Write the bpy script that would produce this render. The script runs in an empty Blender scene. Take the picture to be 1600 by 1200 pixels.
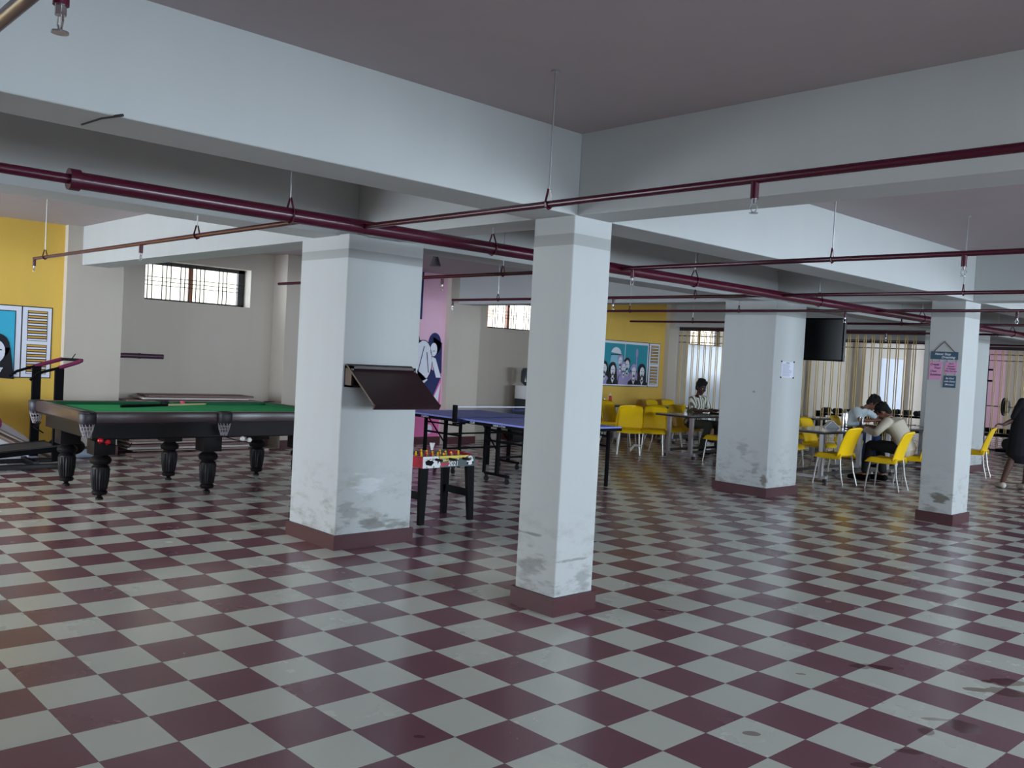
import bpy, bmesh, math, random
from mathutils import Vector, Matrix
random.seed(7)
PI = math.pi
sc = bpy.context.scene
C = sc.collection
# ------------------------------------------------------------------ camera
F = 1421.76
R3 = ((0.68332, 0.72812, 0.05404), (0.05802, 0.01963, -0.99812), (-0.72781, 0.68517, -0.02883))
CAM = Vector((2.788, -3.012, 1.563))
cd = bpy.data.cameras.new('camera'); cam = bpy.data.objects.new('camera', cd); C.objects.link(cam)
cd.sensor_width = 36; cd.lens = 36 * F / 1600; cd.clip_end = 200; cd.clip_start = 0.05
m = Matrix(((R3[0][0], -R3[1][0], -R3[2][0]), (R3[0][1], -R3[1][1], -R3[2][1]), (R3[0][2], -R3[1][2], -R3[2][2]))).to_4x4()
m.translation = CAM
cam.matrix_world = m
sc.camera = cam
# ------------------------------------------------------------------ world, view
vs = sc.view_settings
sc.display_settings.display_device = 'sRGB'
vs.view_transform = 'Standard'; vs.look = 'None'; vs.gamma = 1; vs.use_curve_mapping = False
vs.exposure = 0.42
sc.cycles.use_denoising = True
sc.cycles.max_bounces = 10; sc.cycles.diffuse_bounces = 7; sc.cycles.glossy_bounces = 4
sc.cycles.sample_clamp_indirect = 6
W = bpy.data.worlds.new('sky'); sc.world = W; W.use_nodes = True
nt = W.node_tree; nt.nodes.clear()
def wn(t, **k):
    n = nt.nodes.new(t)
    for a, b in k.items(): setattr(n, a, b)
    return n
tc = wn('ShaderNodeTexCoord'); sep = wn('ShaderNodeSeparateXYZ'); nt.links.new(tc.outputs['Generated'], sep.inputs[0])
out = wn('ShaderNodeOutputWorld'); bg = wn('ShaderNodeBackground'); nt.links.new(bg.outputs[0], out.inputs[0])
SKY = [(0, 1, (0.72, 0.86, 1.0), 29.0), (0, -1, (1.0, 0.99, 0.80), 1.7), (1, -1, (0.74, 0.86, 1.0), 16.0), (1, 1, (0.92, 0.96, 1.0), 1.5)]
acc = None
for ax, sg, col, st in SKY:      # brightness and tint tuned per side to balance the light through the openings
    mm = wn('ShaderNodeMath', operation='MULTIPLY'); mm.inputs[1].default_value = sg
    nt.links.new(sep.outputs[ax], mm.inputs[0])
    mx = wn('ShaderNodeMath', operation='MAXIMUM'); mx.inputs[1].default_value = 0; nt.links.new(mm.outputs[0], mx.inputs[0])
    pw = wn('ShaderNodeMath', operation='POWER'); pw.inputs[1].default_value = 2; nt.links.new(mx.outputs[0], pw.inputs[0])
    vm = wn('ShaderNodeVectorMath', operation='SCALE'); vm.inputs[0].default_value = [c * st for c in col]
    nt.links.new(pw.outputs[0], vm.inputs['Scale'])
    if acc is None: acc = vm.outputs[0]
    else:
        ad = wn('ShaderNodeVectorMath', operation='ADD'); nt.links.new(acc, ad.inputs[0]); nt.links.new(vm.outputs[0], ad.inputs[1]); acc = ad.outputs[0]
nt.links.new(acc, bg.inputs[0]); bg.inputs[1].default_value = 1.0
def portal(name, loc, size, rot):
    L = bpy.data.lights.new(name, 'AREA'); L.shape = 'RECTANGLE'; L.size, L.size_y = size; L.cycles.is_portal = True
    o = bpy.data.objects.new(name, L); C.objects.link(o); o.location = loc; o.rotation_euler = rot
XR, YF, YE = 8.0, -7.0, 28.0      # right wall, wall behind the camera, far end wall
WZ = (2.1, 2.66)
WINS = [(1.9, 3.48), (8.27, 9.8), (14.62, 16.1), (20.8, 22.3)]
RIGHT_OPEN = [(-4.9, -1.5, 1.5), (1.7, 6.3, 1.1), (9.2, 12.4, 1.1), (15.6, 17.2, 1.2), (20.6, 26, 1.0)]  # unseen openings; those past the second are added to brighten the far bays
FRONT_OPEN = (-9.2, -4.6)
END_OPEN = (-6.0, 1.5)
for a, b, z in RIGHT_OPEN: portal('opening_light', (XR + .05, (a + b) / 2, (z + 2.42) / 2), (2.42 - z, b - a), (0, PI / 2, 0))
portal('opening_light', ((FRONT_OPEN[0] + FRONT_OPEN[1]) / 2, YF - .05, 1.2), (FRONT_OPEN[1] - FRONT_OPEN[0], 2.4), (PI / 2, 0, 0))
portal('opening_light', ((END_OPEN[0] + END_OPEN[1]) / 2, YE + .05, 1.9), (END_OPEN[1] - END_OPEN[0], 1.4), (-PI / 2, 0, 0))
for a, b in WINS: portal('window_light', (-10.3, (a + b) / 2, 2.38), (.56, b - a), (0, -PI / 2, 0))
# ------------------------------------------------------------------ materials
def srgb(c): return tuple((x / 255 / 12.92) if x / 255 <= .04045 else ((x / 255 + .055) / 1.055) ** 2.4 for x in c)
MC = {}
def mat(name, col, rough=.5, metal=0, noise=0, nscale=6, bump=0, spec=None, trans=0, stretch=None):
    if name in MC: return MC[name]
    M = bpy.data.materials.new(name); M.use_nodes = True; t = M.node_tree; b = t.nodes['Principled BSDF']
    c = srgb(col); b.inputs['Base Color'].default_value = (*c, 1); b.inputs['Roughness'].default_value = rough; b.inputs['Metallic'].default_value = metal
    if spec is not None: b.inputs['Specular IOR Level'].default_value = spec
    if trans: b.inputs['Transmission Weight'].default_value = trans
    co = t.nodes.new('ShaderNodeTexCoord'); src = co.outputs['Object']
    if stretch:
        mp = t.nodes.new('ShaderNodeMapping'); mp.inputs['Scale'].default_value = stretch; t.links.new(src, mp.inputs[0]); src = mp.outputs[0]
    n = t.nodes.new('ShaderNodeTexNoise'); n.inputs['Scale'].default_value = nscale; n.inputs['Detail'].default_value = 5; t.links.new(src, n.inputs[0])
    if noise:
        mx = t.nodes.new('ShaderNodeMix'); mx.data_type = 'RGBA'
        mx.inputs['A'].default_value = (*[x * (1 - noise) for x in c], 1); mx.inputs['B'].default_value = (*[min(1, x * (1 + noise)) for x in c], 1)
        t.links.new(n.outputs['Fac'], mx.inputs['Factor']); t.links.new(mx.outputs['Result'], b.inputs['Base Color'])
    if bump:
        bp = t.nodes.new('ShaderNodeBump'); bp.inputs['Strength'].default_value = bump; bp.inputs['Distance'].default_value = .01
        t.links.new(n.outputs['Fac'], bp.inputs['Height']); t.links.new(bp.outputs[0], b.inputs['Normal'])
    MC[name] = M; return M
def plaster(name, col, stain=0, band=False, rough=.75, trowel=.12):
    M = bpy.data.materials.new(name); M.use_nodes = True; t = M.node_tree; b = t.nodes['Principled BSDF']; L = t.links.new
    c = srgb(col); b.inputs['Roughness'].default_value = rough
    g = t.nodes.new('ShaderNodeNewGeometry'); src = g.outputs['Position']
    n = t.nodes.new('ShaderNodeTexNoise'); n.inputs['Scale'].default_value = 2.2; n.inputs['Detail'].default_value = 6; L(src, n.inputs[0])
    mp = t.nodes.new('ShaderNodeMapping'); mp.inputs['Scale'].default_value = (5, 5, .35); L(src, mp.inputs[0])
    n2 = t.nodes.new('ShaderNodeTexNoise'); n2.inputs['Scale'].default_value = 1.5; n2.inputs['Detail'].default_value = 4; L(mp.outputs[0], n2.inputs[0])
    mx = t.nodes.new('ShaderNodeMix'); mx.data_type = 'RGBA'
    mx.inputs['A'].default_value = (*[x * .93 for x in c], 1); mx.inputs['B'].default_value = (*[x * 1.06 for x in c], 1)
    ma = t.nodes.new('ShaderNodeMath'); ma.operation = 'ADD'; L(n.outputs[0], ma.inputs[0]); L(n2.outputs[0], ma.inputs[1])
    mb = t.nodes.new('ShaderNodeMath'); mb.operation = 'MULTIPLY'; mb.inputs[1].default_value = .5; L(ma.outputs[0], mb.inputs[0])
    L(mb.outputs[0], mx.inputs['Factor']); cur = mx.outputs['Result']
    sp = t.nodes.new('ShaderNodeSeparateXYZ'); L(src, sp.inputs[0])
    if stain:      # scuffs and damp near the foot, each with a ragged shape of its own
        mr = t.nodes.new('ShaderNodeMapRange'); mr.inputs['From Min'].default_value = .1; mr.inputs['From Max'].default_value = .75; mr.inputs['To Min'].default_value = 1; mr.inputs['To Max'].default_value = 0
        L(sp.outputs[2], mr.inputs[0])
        mq = t.nodes.new('ShaderNodeMapping'); mq.inputs['Scale'].default_value = (1.4, 1.4, 3.2); L(src, mq.inputs[0])
        n3 = t.nodes.new('ShaderNodeTexNoise'); n3.inputs['Scale'].default_value = 3.3; n3.inputs['Detail'].default_value = 8; n3.inputs['Roughness'].default_value = .7; L(mq.outputs[0], n3.inputs[0])
        cr = t.nodes.new('ShaderNodeValToRGB'); cr.color_ramp.elements[0].position = .50; cr.color_ramp.elements[1].position = .68; L(n3.outputs[0], cr.inputs[0])
        mu = t.nodes.new('ShaderNodeMath'); mu.operation = 'MULTIPLY'; L(cr.outputs[0], mu.inputs[0]); L(mr.outputs[0], mu.inputs[1])
        mv = t.nodes.new('ShaderNodeMath'); mv.operation = 'MULTIPLY'; mv.inputs[1].default_value = stain; L(mu.outputs[0], mv.inputs[0])
        m2 = t.nodes.new('ShaderNodeMix'); m2.data_type = 'RGBA'; L(cur, m2.inputs['A']); m2.inputs['B'].default_value = (*srgb((118, 112, 100)), 1); L(mv.outputs[0], m2.inputs['Factor']); cur = m2.outputs['Result']
    if stain > .5:
        ns = t.nodes.new('ShaderNodeTexNoise'); ns.inputs['Scale'].default_value = 11; ns.inputs['Detail'].default_value = 6
        mr2 = t.nodes.new('ShaderNodeMapping'); mr2.inputs['Rotation'].default_value = (0, .5, 0); mr2.inputs['Scale'].default_value = (.6, .6, 2.5); L(src, mr2.inputs[0]); L(mr2.outputs[0], ns.inputs[0])
        for (px_, py_, pz_, rx, rz, k_, cl) in SCUFF:
            mq2 = t.nodes.new('ShaderNodeMapping'); mq2.vector_type = 'TEXTURE'; mq2.inputs['Location'].default_value = (px_, py_, pz_); mq2.inputs['Scale'].default_value = (rx, rx, rz); L(src, mq2.inputs[0])
            ln = t.nodes.new('ShaderNodeVectorMath'); ln.operation = 'LENGTH'; L(mq2.outputs[0], ln.inputs[0])
            a1 = t.nodes.new('ShaderNodeMath'); a1.operation = 'MULTIPLY_ADD'; a1.inputs[1].default_value = 3.4; a1.inputs[2].default_value = -1.7; L(ns.outputs[0], a1.inputs[0])
            a2 = t.nodes.new('ShaderNodeMath'); a2.operation = 'ADD'; L(ln.outputs['Value'], a2.inputs[0]); L(a1.outputs[0], a2.inputs[1])
            a3 = t.nodes.new('ShaderNodeMapRange'); a3.inputs['From Min'].default_value = .45; a3.inputs['From Max'].default_value = 1.0; a3.inputs['To Min'].default_value = k_; a3.inputs['To Max'].default_value = 0; L(a2.outputs[0], a3.inputs[0])
            m4 = t.nodes.new('ShaderNodeMix'); m4.data_type = 'RGBA'; L(cur, m4.inputs['A']); m4.inputs['B'].default_value = (*srgb(cl), 1); L(a3.outputs[0], m4.inputs['Factor']); cur = m4.outputs['Result']
    if band:       # a darker grey ring near the top of each pillar
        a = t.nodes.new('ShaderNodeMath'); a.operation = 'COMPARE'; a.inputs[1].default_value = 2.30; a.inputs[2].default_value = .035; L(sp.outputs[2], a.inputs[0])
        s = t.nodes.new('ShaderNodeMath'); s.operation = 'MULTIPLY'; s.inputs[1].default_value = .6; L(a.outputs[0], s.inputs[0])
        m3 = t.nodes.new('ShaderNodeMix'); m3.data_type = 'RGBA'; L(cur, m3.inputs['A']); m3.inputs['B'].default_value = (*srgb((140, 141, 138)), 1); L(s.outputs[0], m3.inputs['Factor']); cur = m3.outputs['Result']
    L(cur, b.inputs['Base Color'])
    bp = t.nodes.new('ShaderNodeBump'); bp.inputs['Strength'].default_value = trowel; bp.inputs['Distance'].default_value = .02; L(n.outputs[0], bp.inputs['Height']); L(bp.outputs[0], b.inputs['Normal'])
    return M
DKS, GYS, LTS = (92, 82, 66), (108, 106, 102), (206, 210, 212)
SCUFF = [(-1.2, 7.28, .28, .12, .07, .8, DKS), (-1.3, 7.28, .14, .09, .06, .45, DKS), (-3.55, 7.04, .56, .10, .10, .4, GYS), (-3.37, 7.04, .32, .06, .10, .45, GYS), (-3.24, 7.04, .2, .05, .08, .7, DKS), (-3.45, 7.04, 1.30, .03, .015, .6, GYS),
         (-3.21, 1.17, .19, .20, .05, .7, GYS), (-3.21, .95, .30, .10, .12, .4, GYS), (-3.21, 1.12, .50, .13, .09, .8, LTS), (-3.21, 1.42, .16, .12, .05, .6, GYS), (-1.2, 1.0, .27, .14, .10, .5, GYS), (-1.25, 1.0, .47, .12, .012, .7, GYS), (-.99, 1.18, .33, .15, .012, .6, GYS), (-.99, 1.25, .2, .09, .08, .45, GYS)]
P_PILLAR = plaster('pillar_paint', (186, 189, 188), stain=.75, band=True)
P_BEAM = plaster('beam_paint', (182, 185, 184))
P_CEIL = plaster('ceiling_paint', (174, 163, 165))
P_WALL = plaster('grey_wall_paint', (194, 184, 171), stain=.15)
P_YEL = plaster('yellow_wall_paint', (226, 186, 84))
P_PINK = plaster('pink_wall_paint', (238, 190, 212))
P_SKIRT = mat('maroon_skirting_tile', (70, 24, 32), .5, noise=.15)
STEEL = mat('steel', (170, 170, 172), .35, .9); DSTEEL = mat('dark_steel', (60, 58, 60), .45, .6); BLACK = mat('black_metal', (7, 7, 10), .6, spec=.12)
CHROME = mat('chrome', (220, 220, 225), .15, 1); WHITE = mat('white_plastic', (232, 232, 232), .4); RUB = mat('black_rubber', (14, 14, 15), .7)
PIPE = mat('maroon_pipe_paint', (68, 6, 32), .25, noise=.1); YCH = mat('yellow_plastic', (255, 208, 8), .38, noise=.03)
LEGM = mat('chair_leg_steel', (178, 176, 172), .35, .7)
def floor_mat():
    M = bpy.data.materials.new('checkered_floor_tile'); M.use_nodes = True; t = M.node_tree; b = t.nodes['Principled BSDF']; L = t.links.new
    g = t.nodes.new('ShaderNodeNewGeometry')
    ch = t.nodes.new('ShaderNodeTexChecker'); ch.inputs['Scale'].default_value = 1 / .3
    # centre the lookup in z so the plane never sits on a cell border
    mp = t.nodes.new('ShaderNodeMapping'); mp.inputs['Location'].default_value = (0, 0, .15); L(g.outputs['Position'], mp.inputs[0]); L(mp.outputs[0], ch.inputs['Vector'])
    def vn(op, a, bb=None):
        n = t.nodes.new('ShaderNodeVectorMath'); n.operation = op; L(a, n.inputs[0])
        if bb is not None: n.inputs[1].default_value = bb
        return n.outputs[0]
    cell = vn('FLOOR', vn('MULTIPLY', g.outputs['Position'], (1 / .3, 1 / .3, 0)))
    wn_ = t.nodes.new('ShaderNodeTexWhiteNoise'); wn_.noise_dimensions = '3D'; L(cell, wn_.inputs['Vector'])
    n = t.nodes.new('ShaderNodeTexNoise'); n.inputs['Scale'].default_value = 2.2; n.inputs['Detail'].default_value = 4; L(g.outputs['Position'], n.inputs[0])
    def mixc(fac, A, B):
        x = t.nodes.new('ShaderNodeMix'); x.data_type = 'RGBA'
        if isinstance(fac, float): x.inputs['Factor'].default_value = fac
        else: L(fac, x.inputs['Factor'])
        for k, v in (('A', A), ('B', B)):
            if isinstance(v, tuple): x.inputs[k].default_value = (*v, 1)
            else: L(v, x.inputs[k])
        return x.outputs['Result']
    def mth(op, a, v=None, w=None):
        x = t.nodes.new('ShaderNodeMath'); x.operation = op
        for k, q in enumerate((a, v, w)):
            if q is None: continue
            if isinstance(q, (int, float)): x.inputs[k].default_value = q
            else: L(q, x.inputs[k])
        return x.outputs[0]
    f = mth('MULTIPLY', mth('ADD', n.outputs[0], wn_.outputs['Value']), .5)
    red = mixc(f, srgb((118, 76, 86)), srgb((136, 94, 104)))
    lit = mixc(f, srgb((206, 209, 198)), srgb((218, 220, 210)))
    col = mixc(ch.outputs['Fac'], red, lit)
    # thin dark joints
    sp = t.nodes.new('ShaderNodeSeparateXYZ'); L(g.outputs['Position'], sp.inputs[0])
    j = None
    for k in (0, 1):
        w = mth('PINGPONG', sp.outputs[k], .15); a = mth('LESS_THAN', mth('ABSOLUTE', mth('SUBTRACT', w, 0)), .0016)
        # joints fall on multiples of .3, which is where ping-pong returns to 0
        j = a if j is None else mth('MAXIMUM', j, a)
    fade = mth('MULTIPLY', j, .5)
    col = mixc(fade, col, srgb((70, 50, 54)))
    # spilt water: a handful of ragged wet patches on the right of the floor
    ns = t.nodes.new('ShaderNodeTexNoise'); ns.inputs['Scale'].default_value = 9; ns.inputs['Detail'].default_value = 3; L(g.outputs['Position'], ns.inputs[0])
    wet = None
    for (x, y, rx, ry, an) in WET:
        mq = t.nodes.new('ShaderNodeMapping'); mq.vector_type = 'TEXTURE'; mq.inputs['Location'].default_value = (x, y, 0); mq.inputs['Rotation'].default_value = (0, 0, an); mq.inputs['Scale'].default_value = (rx, ry, 1)
        L(g.outputs['Position'], mq.inputs[0])
        ln = t.nodes.new('ShaderNodeVectorMath'); ln.operation = 'LENGTH'; L(mq.outputs[0], ln.inputs[0])
        d = mth('LESS_THAN', mth('ADD', ln.outputs['Value'], mth('MULTIPLY', mth('SUBTRACT', ns.outputs[0], .5), 1.6)), 1.0)
        wet = d if wet is None else mth('MAXIMUM', wet, d)
    dk = t.nodes.new('ShaderNodeMix'); dk.data_type = 'RGBA'; dk.blend_type = 'MULTIPLY'; L(mth('MULTIPLY', wet, .75), dk.inputs['Factor']); L(col, dk.inputs['A']); dk.inputs['B'].default_value = (.42, .30, .28, 1)
    L(dk.outputs['Result'], b.inputs['Base Color'])
    # polish worn unevenly
    n2 = t.nodes.new('ShaderNodeTexNoise'); n2.inputs['Scale'].default_value = 1.6; n2.inputs['Detail'].default_value = 5; n2.inputs['Roughness'].default_value = .55; L(g.outputs['Position'], n2.inputs[0])
    r = t.nodes.new('ShaderNodeMapRange'); r.inputs['From Min'].default_value = .3; r.inputs['From Max'].default_value = .7; r.inputs['To Min'].default_value = .17; r.inputs['To Max'].default_value = .27; L(n2.outputs[0], r.inputs[0])
    rr = mth('ADD', r.outputs[0], mth('MULTIPLY', wn_.outputs['Value'], .05))
    rr = mth('MULTIPLY', rr, mth('SUBTRACT', 1.0, mth('MULTIPLY', wet, .7)))
    L(rr, b.inputs['Roughness']); b.inputs['Specular IOR Level'].default_value = .38
    return M
def unproj(px, py, z=0.0):
    d = Vector([(px - 800) / F * R3[0][k] + (py - 600) / F * R3[1][k] + R3[2][k] for k in range(3)])
    return CAM + d * ((z - CAM.z) / d.z)
WET = []
for px, py, rx, ry in [(1345, 1041, .07, .05), (1368, 1042, .10, .05), (1570, 1066, .13, .07), (1572, 1082, .12, .08), (1505, 1136, .09, .10), (1448, 1143, .04, .05), (1420, 1174, .07, .03), (1350, 1196, .06, .03), (1252, 1053, .035, .02), (1530, 1078, .12, .04), (1463, 1124, .08, .02), (1175, 1146, .05, .03), (655, 1151, .03, .02), (1048, 954, .16, .012)]:
    q = unproj(px, py); WET.append((q.x, q.y, rx * .8, ry * .8, .75))
FLOORM = floor_mat()
# ------------------------------------------------------------------ mesh helpers
class B:
    def __init__(s): s.b = bmesh.new()
    def box(s, x0, x1, y0, y1, z0, z1, M=None, bev=0):
        g = bmesh.ops.create_cube(s.b, size=1)['verts']
        for v in g: v.co = Vector((x0 + (v.co.x + .5) * (x1 - x0), y0 + (v.co.y + .5) * (y1 - y0), z0 + (v.co.z + .5) * (z1 - z0)))
        if bev:
            es = list({e for v in g for e in v.link_edges}); r = bmesh.ops.bevel(s.b, geom=es, offset=bev, segments=2, affect='EDGES', profile=.5)
            g = list({v for f in r['faces'] for v in f.verts} | {v for v in g if v.is_valid})
        if M is not None:
            for v in g: v.co = M @ v.co
        return s
    def tube(s, pts, r, n=10, cap=True):
        pts = [Vector(p) for p in pts]; rs = r if isinstance(r, (list, tuple)) else [r] * len(pts)
        rings = []; up = None
        for i, p in enumerate(pts):
            d = (pts[min(i + 1, len(pts) - 1)] - pts[max(i - 1, 0)]).normalized()
            if up is None:
                a = Vector((0, 0, 1)) if abs(d.z) < .9 else Vector((1, 0, 0)); up = (a - d * a.dot(d)).normalized()
            else:
                up = (up - d * up.dot(d)); up = up.normalized() if up.length > 1e-6 else d.orthogonal().normalized()
            q = d.cross(up)
            rings.append([s.b.verts.new(p + (up * math.cos(2 * PI * k / n) + q * math.sin(2 * PI * k / n)) * rs[i]) for k in range(n)])
        for a, b_ in zip(rings, rings[1:]):
            for k in range(n): s.b.faces.new((a[k], a[(k + 1) % n], b_[(k + 1) % n], b_[k]))
        if cap:
            s.b.faces.new(rings[0][::-1]); s.b.faces.new(rings[-1])
        return s
    def lathe(s, prof, at=(0, 0, 0), n=24, M=None):
        at = Vector(at); rings = []
        for r, z in prof: rings.append([s.b.verts.new(Vector((r * math.cos(2 * PI * k / n), r * math.sin(2 * PI * k / n), z)) + at) for k in range(n)])
        for a, b_ in zip(rings, rings[1:]):
            for k in range(n): s.b.faces.new((a[k], a[(k + 1) % n], b_[(k + 1) % n], b_[k]))
        s.b.faces.new(rings[0][::-1]); s.b.faces.new(rings[-1])
        if M is not None:
            for rg in rings:
                for v in rg: v.co = M @ v.co
        return s
    def ball(s, c, r, n=16, sc_=(1, 1, 1)):
        g = bmesh.ops.create_uvsphere(s.b, u_segments=n, v_segments=max(6, n // 2 + 2), radius=r)['verts']
        for v in g: v.co = Vector((v.co.x * sc_[0], v.co.y * sc_[1], v.co.z * sc_[2])) + Vector(c)
        return s
    def prism(s, pts, h, M=None):       # polygon in local xy, extruded to z = h
        a = [s.b.verts.new((x, y, 0)) for x, y in pts]; b_ = [s.b.verts.new((x, y, h)) for x, y in pts]
        s.b.faces.new(a[::-1]); s.b.faces.new(b_); n = len(pts)
        for k in range(n): s.b.faces.new((a[k], a[(k + 1) % n], b_[(k + 1) % n], b_[k]))
        if M is not None:
            for v in a + b_: v.co = M @ v.co
        return s
    def grid(s, f, nu, nv):             # f(u, v) -> point, u, v in 0..1
        g = [[s.b.verts.new(f(i / nu, j / nv)) for j in range(nv + 1)] for i in range(nu + 1)]
        for i in range(nu):
            for j in range(nv): s.b.faces.new((g[i][j], g[i + 1][j], g[i + 1][j + 1], g[i][j + 1]))
        return s
def obj(name, B_, M, parent=None, smooth=None, solid=0, kind=None):
    bmesh.ops.recalc_face_normals(B_.b, faces=B_.b.faces[:])
    me = bpy.data.meshes.new(name); B_.b.to_mesh(me); B_.b.free(); me.materials.append(M)
    if smooth is not None:
        for p in me.polygons: p.use_smooth = True
        try: me.set_sharp_from_angle(angle=math.radians(smooth))
        except Exception: pass
    o = bpy.data.objects.new(name, me); C.objects.link(o)
    if parent: o.parent = parent
    if solid:
        md = o.modifiers.new('solid', 'SOLIDIFY'); md.thickness = solid; md.offset = 0
    if kind: o['kind'] = kind
    return o
def tag(o, label, cat, group=None):
    o['label'] = label; o['category'] = cat
    if group: o['group'] = group
    return o
def thing(name, label, cat, loc=(0, 0, 0), rz=0, group=None):
    o = bpy.data.objects.new(name, None); C.objects.link(o); o.empty_display_size = .1
    o.location = loc; o.rotation_euler = (0, 0, rz)
    return tag(o, label, cat, group)
def dup(root, loc, rz, label, group=None):
    r = root.copy(); C.objects.link(r); r.location = loc; r.rotation_euler = (0, 0, rz); r['label'] = label
    if group: r['group'] = group
    for ch in list(root.children):
        c = ch.copy(); C.objects.link(c); c.parent = r
        for g in list(ch.children):
            d = g.copy(); C.objects.link(d); d.parent = c
    return r
def struct(name, B_, M, label=None, parent=None, smooth=None):
    o = obj(name, B_, M, parent, smooth); o['kind'] = 'structure'
    if label: o['label'] = label
    return o
def text(name, s, size, M, mtx, parent, ext=.002, font_shear=0):
    cu = bpy.data.curves.new(name, 'FONT'); cu.body = s; cu.size = size; cu.extrude = ext; cu.align_x = 'CENTER'; cu.align_y = 'CENTER'; cu.shear = font_shear; cu.offset = size * .015
    cu.materials.append(M); o = bpy.data.objects.new(name, cu); C.objects.link(o)
    dg = bpy.context.evaluated_depsgraph_get(); me = bpy.data.meshes.new_from_object(o.evaluated_get(dg)); me.name = name
    bpy.data.objects.remove(o)
    o = bpy.data.objects.new(name, me); C.objects.link(o)
    if not me.materials: me.materials.append(M)
    me.transform(mtx)
    if parent: o.parent = parent
    return o
# ------------------------------------------------------------------ the shell
CZ, BZ = 2.93, 2.44     # slab and beam soffit heights
struct('floor', B().box(-10.4, XR + .3, YF - .3, YE + .3, -.2, 0), FLOORM)
struct('ceiling', B().box(-10.4, XR + .3, YF - .3, YE + .3, CZ, CZ + .2), P_CEIL)
XM, XP, XC = -9.55, -9.43, -9.95        # mural wall face, pier face, recess face
b = B()
BAYS = [(-4.78, -2.35, None), (1.42, 3.86, WINS[0]), (7.64, 10.08, WINS[1]), (13.84, 16.5, WINS[2]), (20.04, 22.7, WINS[3])]
y = YF - .3
def solidwall(b, y0, y1, xf): b.box(-10.4, xf, y0, y1, 0, CZ)
cuts = []
for (r0, r1, w) in BAYS:
    pass
P = [(-5.48, -4.78), (.72, 1.42), (6.94, 7.64), (13.14, 13.84), (19.34, 20.04), (25.54, 26.2)]
prev = YF - .3
for i, (p0, p1) in enumerate(P):
    b.box(-10.4, XM, prev, p0, 0, CZ)
    if i < len(BAYS):
        r0, r1, w = BAYS[i]
        if w is None: b.box(-10.4, XC, r0, r1, 0, CZ)
        else:
            b.box(-10.4, XC, r0, w[0], 0, CZ); b.box(-10.4, XC, w[1], r1, 0, CZ)
            b.box(-10.4, XC, w[0], w[1], 0, WZ[0]); b.box(-10.4, XC, w[0], w[1], WZ[1], CZ)
        prev = r1
    else: prev = p1
b.box(-10.4, XM, prev, YE + .3, 0, CZ)
wall_left = struct('wall_left', b, P_WALL)
for i, (p0, p1) in enumerate(P):
    struct('trim_%d' % (i + 1), B().box(-10.0, XP, p0, p1, 0, CZ), P_WALL, 'grey wall pier')
# coloured paint on the flat stretches of the left wall, a skin 6 mm proud
def paint(y0, y1, M, label, z0=.13):
    o = struct('wall_left_paint', B().box(XM - .01, XM + .006, y0, y1, z0, CZ), M, label, wall_left); return o
paint(YF, .72, P_YEL, 'yellow painted stretch')
paint(3.86 + .6, 6.94, P_PINK, 'pink painted stretch')
paint(10.08, 13.14, P_YEL, 'yellow painted stretch')
# skirting along the left wall: maroon tiles with pale gaps
b = B()
for y0, y1, x in [(YF, .72, XM), (3.86, 6.94, XM), (10.08, 13.14, XM)]: b.box(x, x + .014, y0, y1, 0, .13)
for y0, y1, x in [(1.42, 3.86, XC), (7.64, 8.0, XC), (8.7, 10.08, XC), (13.84, 16.5, XC)]: b.box(x, x + .014, y0, y1, 0, .13)
for p0, p1 in P: b.box(XP, XP + .014, p0 - .01, p1 + .01, 0, .13)
struct('baseboard_left', b, P_SKIRT)
# windows with grilles
WOOD = mat('brown_window_post', (140, 84, 52), .6); WFR = mat('dark_window_frame', (26, 22, 22), .5)
for i, (y0, y1) in enumerate(WINS):
    fr = B(); z0, z1 = WZ; X = -10.22
    fr.box(X, X + .06, y0, y1, z0, z0 + .03).box(X, X + .06, y0, y1, z1 - .05, z1).box(X, X + .06, y0, y0 + .02, z0, z1).box(X, X + .06, y1 - .1, y1, z0, z1)
    w = struct('window_%d' % (i + 1), fr, WFR, 'barred high window')
    ym = (y0 + y1 - .08) / 2
    struct('window_post', B().box(X + .005, X + .05, ym - .03, ym + .03, z0 + .03, z1 - .05), WOOD, None, w)
    g = B()
    for s in (0, 1):
        a, c = (y0 + .02, ym - .03) if s == 0 else (ym + .03, y1 - .1)
        for k in range(3 if s == 0 else 2):
            base = a + (c - a) * ((k + .12) / (2.6 if s == 0 else 2.0))
            for q in range(3):
                yy = base + q * .062
                if yy < c: g.tube([(X + .06, yy, z0), (X + .06, yy, z1)], .0075, 6)
    for q in range(3): g.tube([(X + .066, y0, z0 + .22 + q * .058), (X + .066, y1, z0 + .22 + q * .058)], .005, 6)
    struct('window_grille', g, WFR, None, w)
BRICK = bpy.data.materials.new('orange_brick'); BRICK.use_nodes = True; _t = BRICK.node_tree; _b = _t.nodes['Principled BSDF']
_k = _t.nodes.new('ShaderNodeTexBrick'); _k.inputs['Color1'].default_value = (*srgb((190, 104, 66)), 1); _k.inputs['Color2'].default_value = (*srgb((160, 78, 52)), 1); _k.inputs['Mortar'].default_value = (*srgb((180, 160, 140)), 1); _k.inputs['Scale'].default_value = 4
_c = _t.nodes.new('ShaderNodeTexCoord'); _m = _t.nodes.new('ShaderNodeMapping'); _m.inputs['Rotation'].default_value = (PI / 2, 0, PI / 2); _t.links.new(_c.outputs['Object'], _m.inputs[0]); _t.links.new(_m.outputs[0], _k.inputs[0]); _t.links.new(_k.outputs[0], _b.inputs['Base Color'])
struct('exterior_brick_wall', B().box(-13.3, -13.0, 11.1, 14.2, 0, 2.92), BRICK, 'brick wall outside the second barred window')
struct('exterior_brick_wall', B().box(-13.3, -13.0, 18.6, 24.0, 0, 3.4), BRICK, 'brick wall outside the third barred window')
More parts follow.
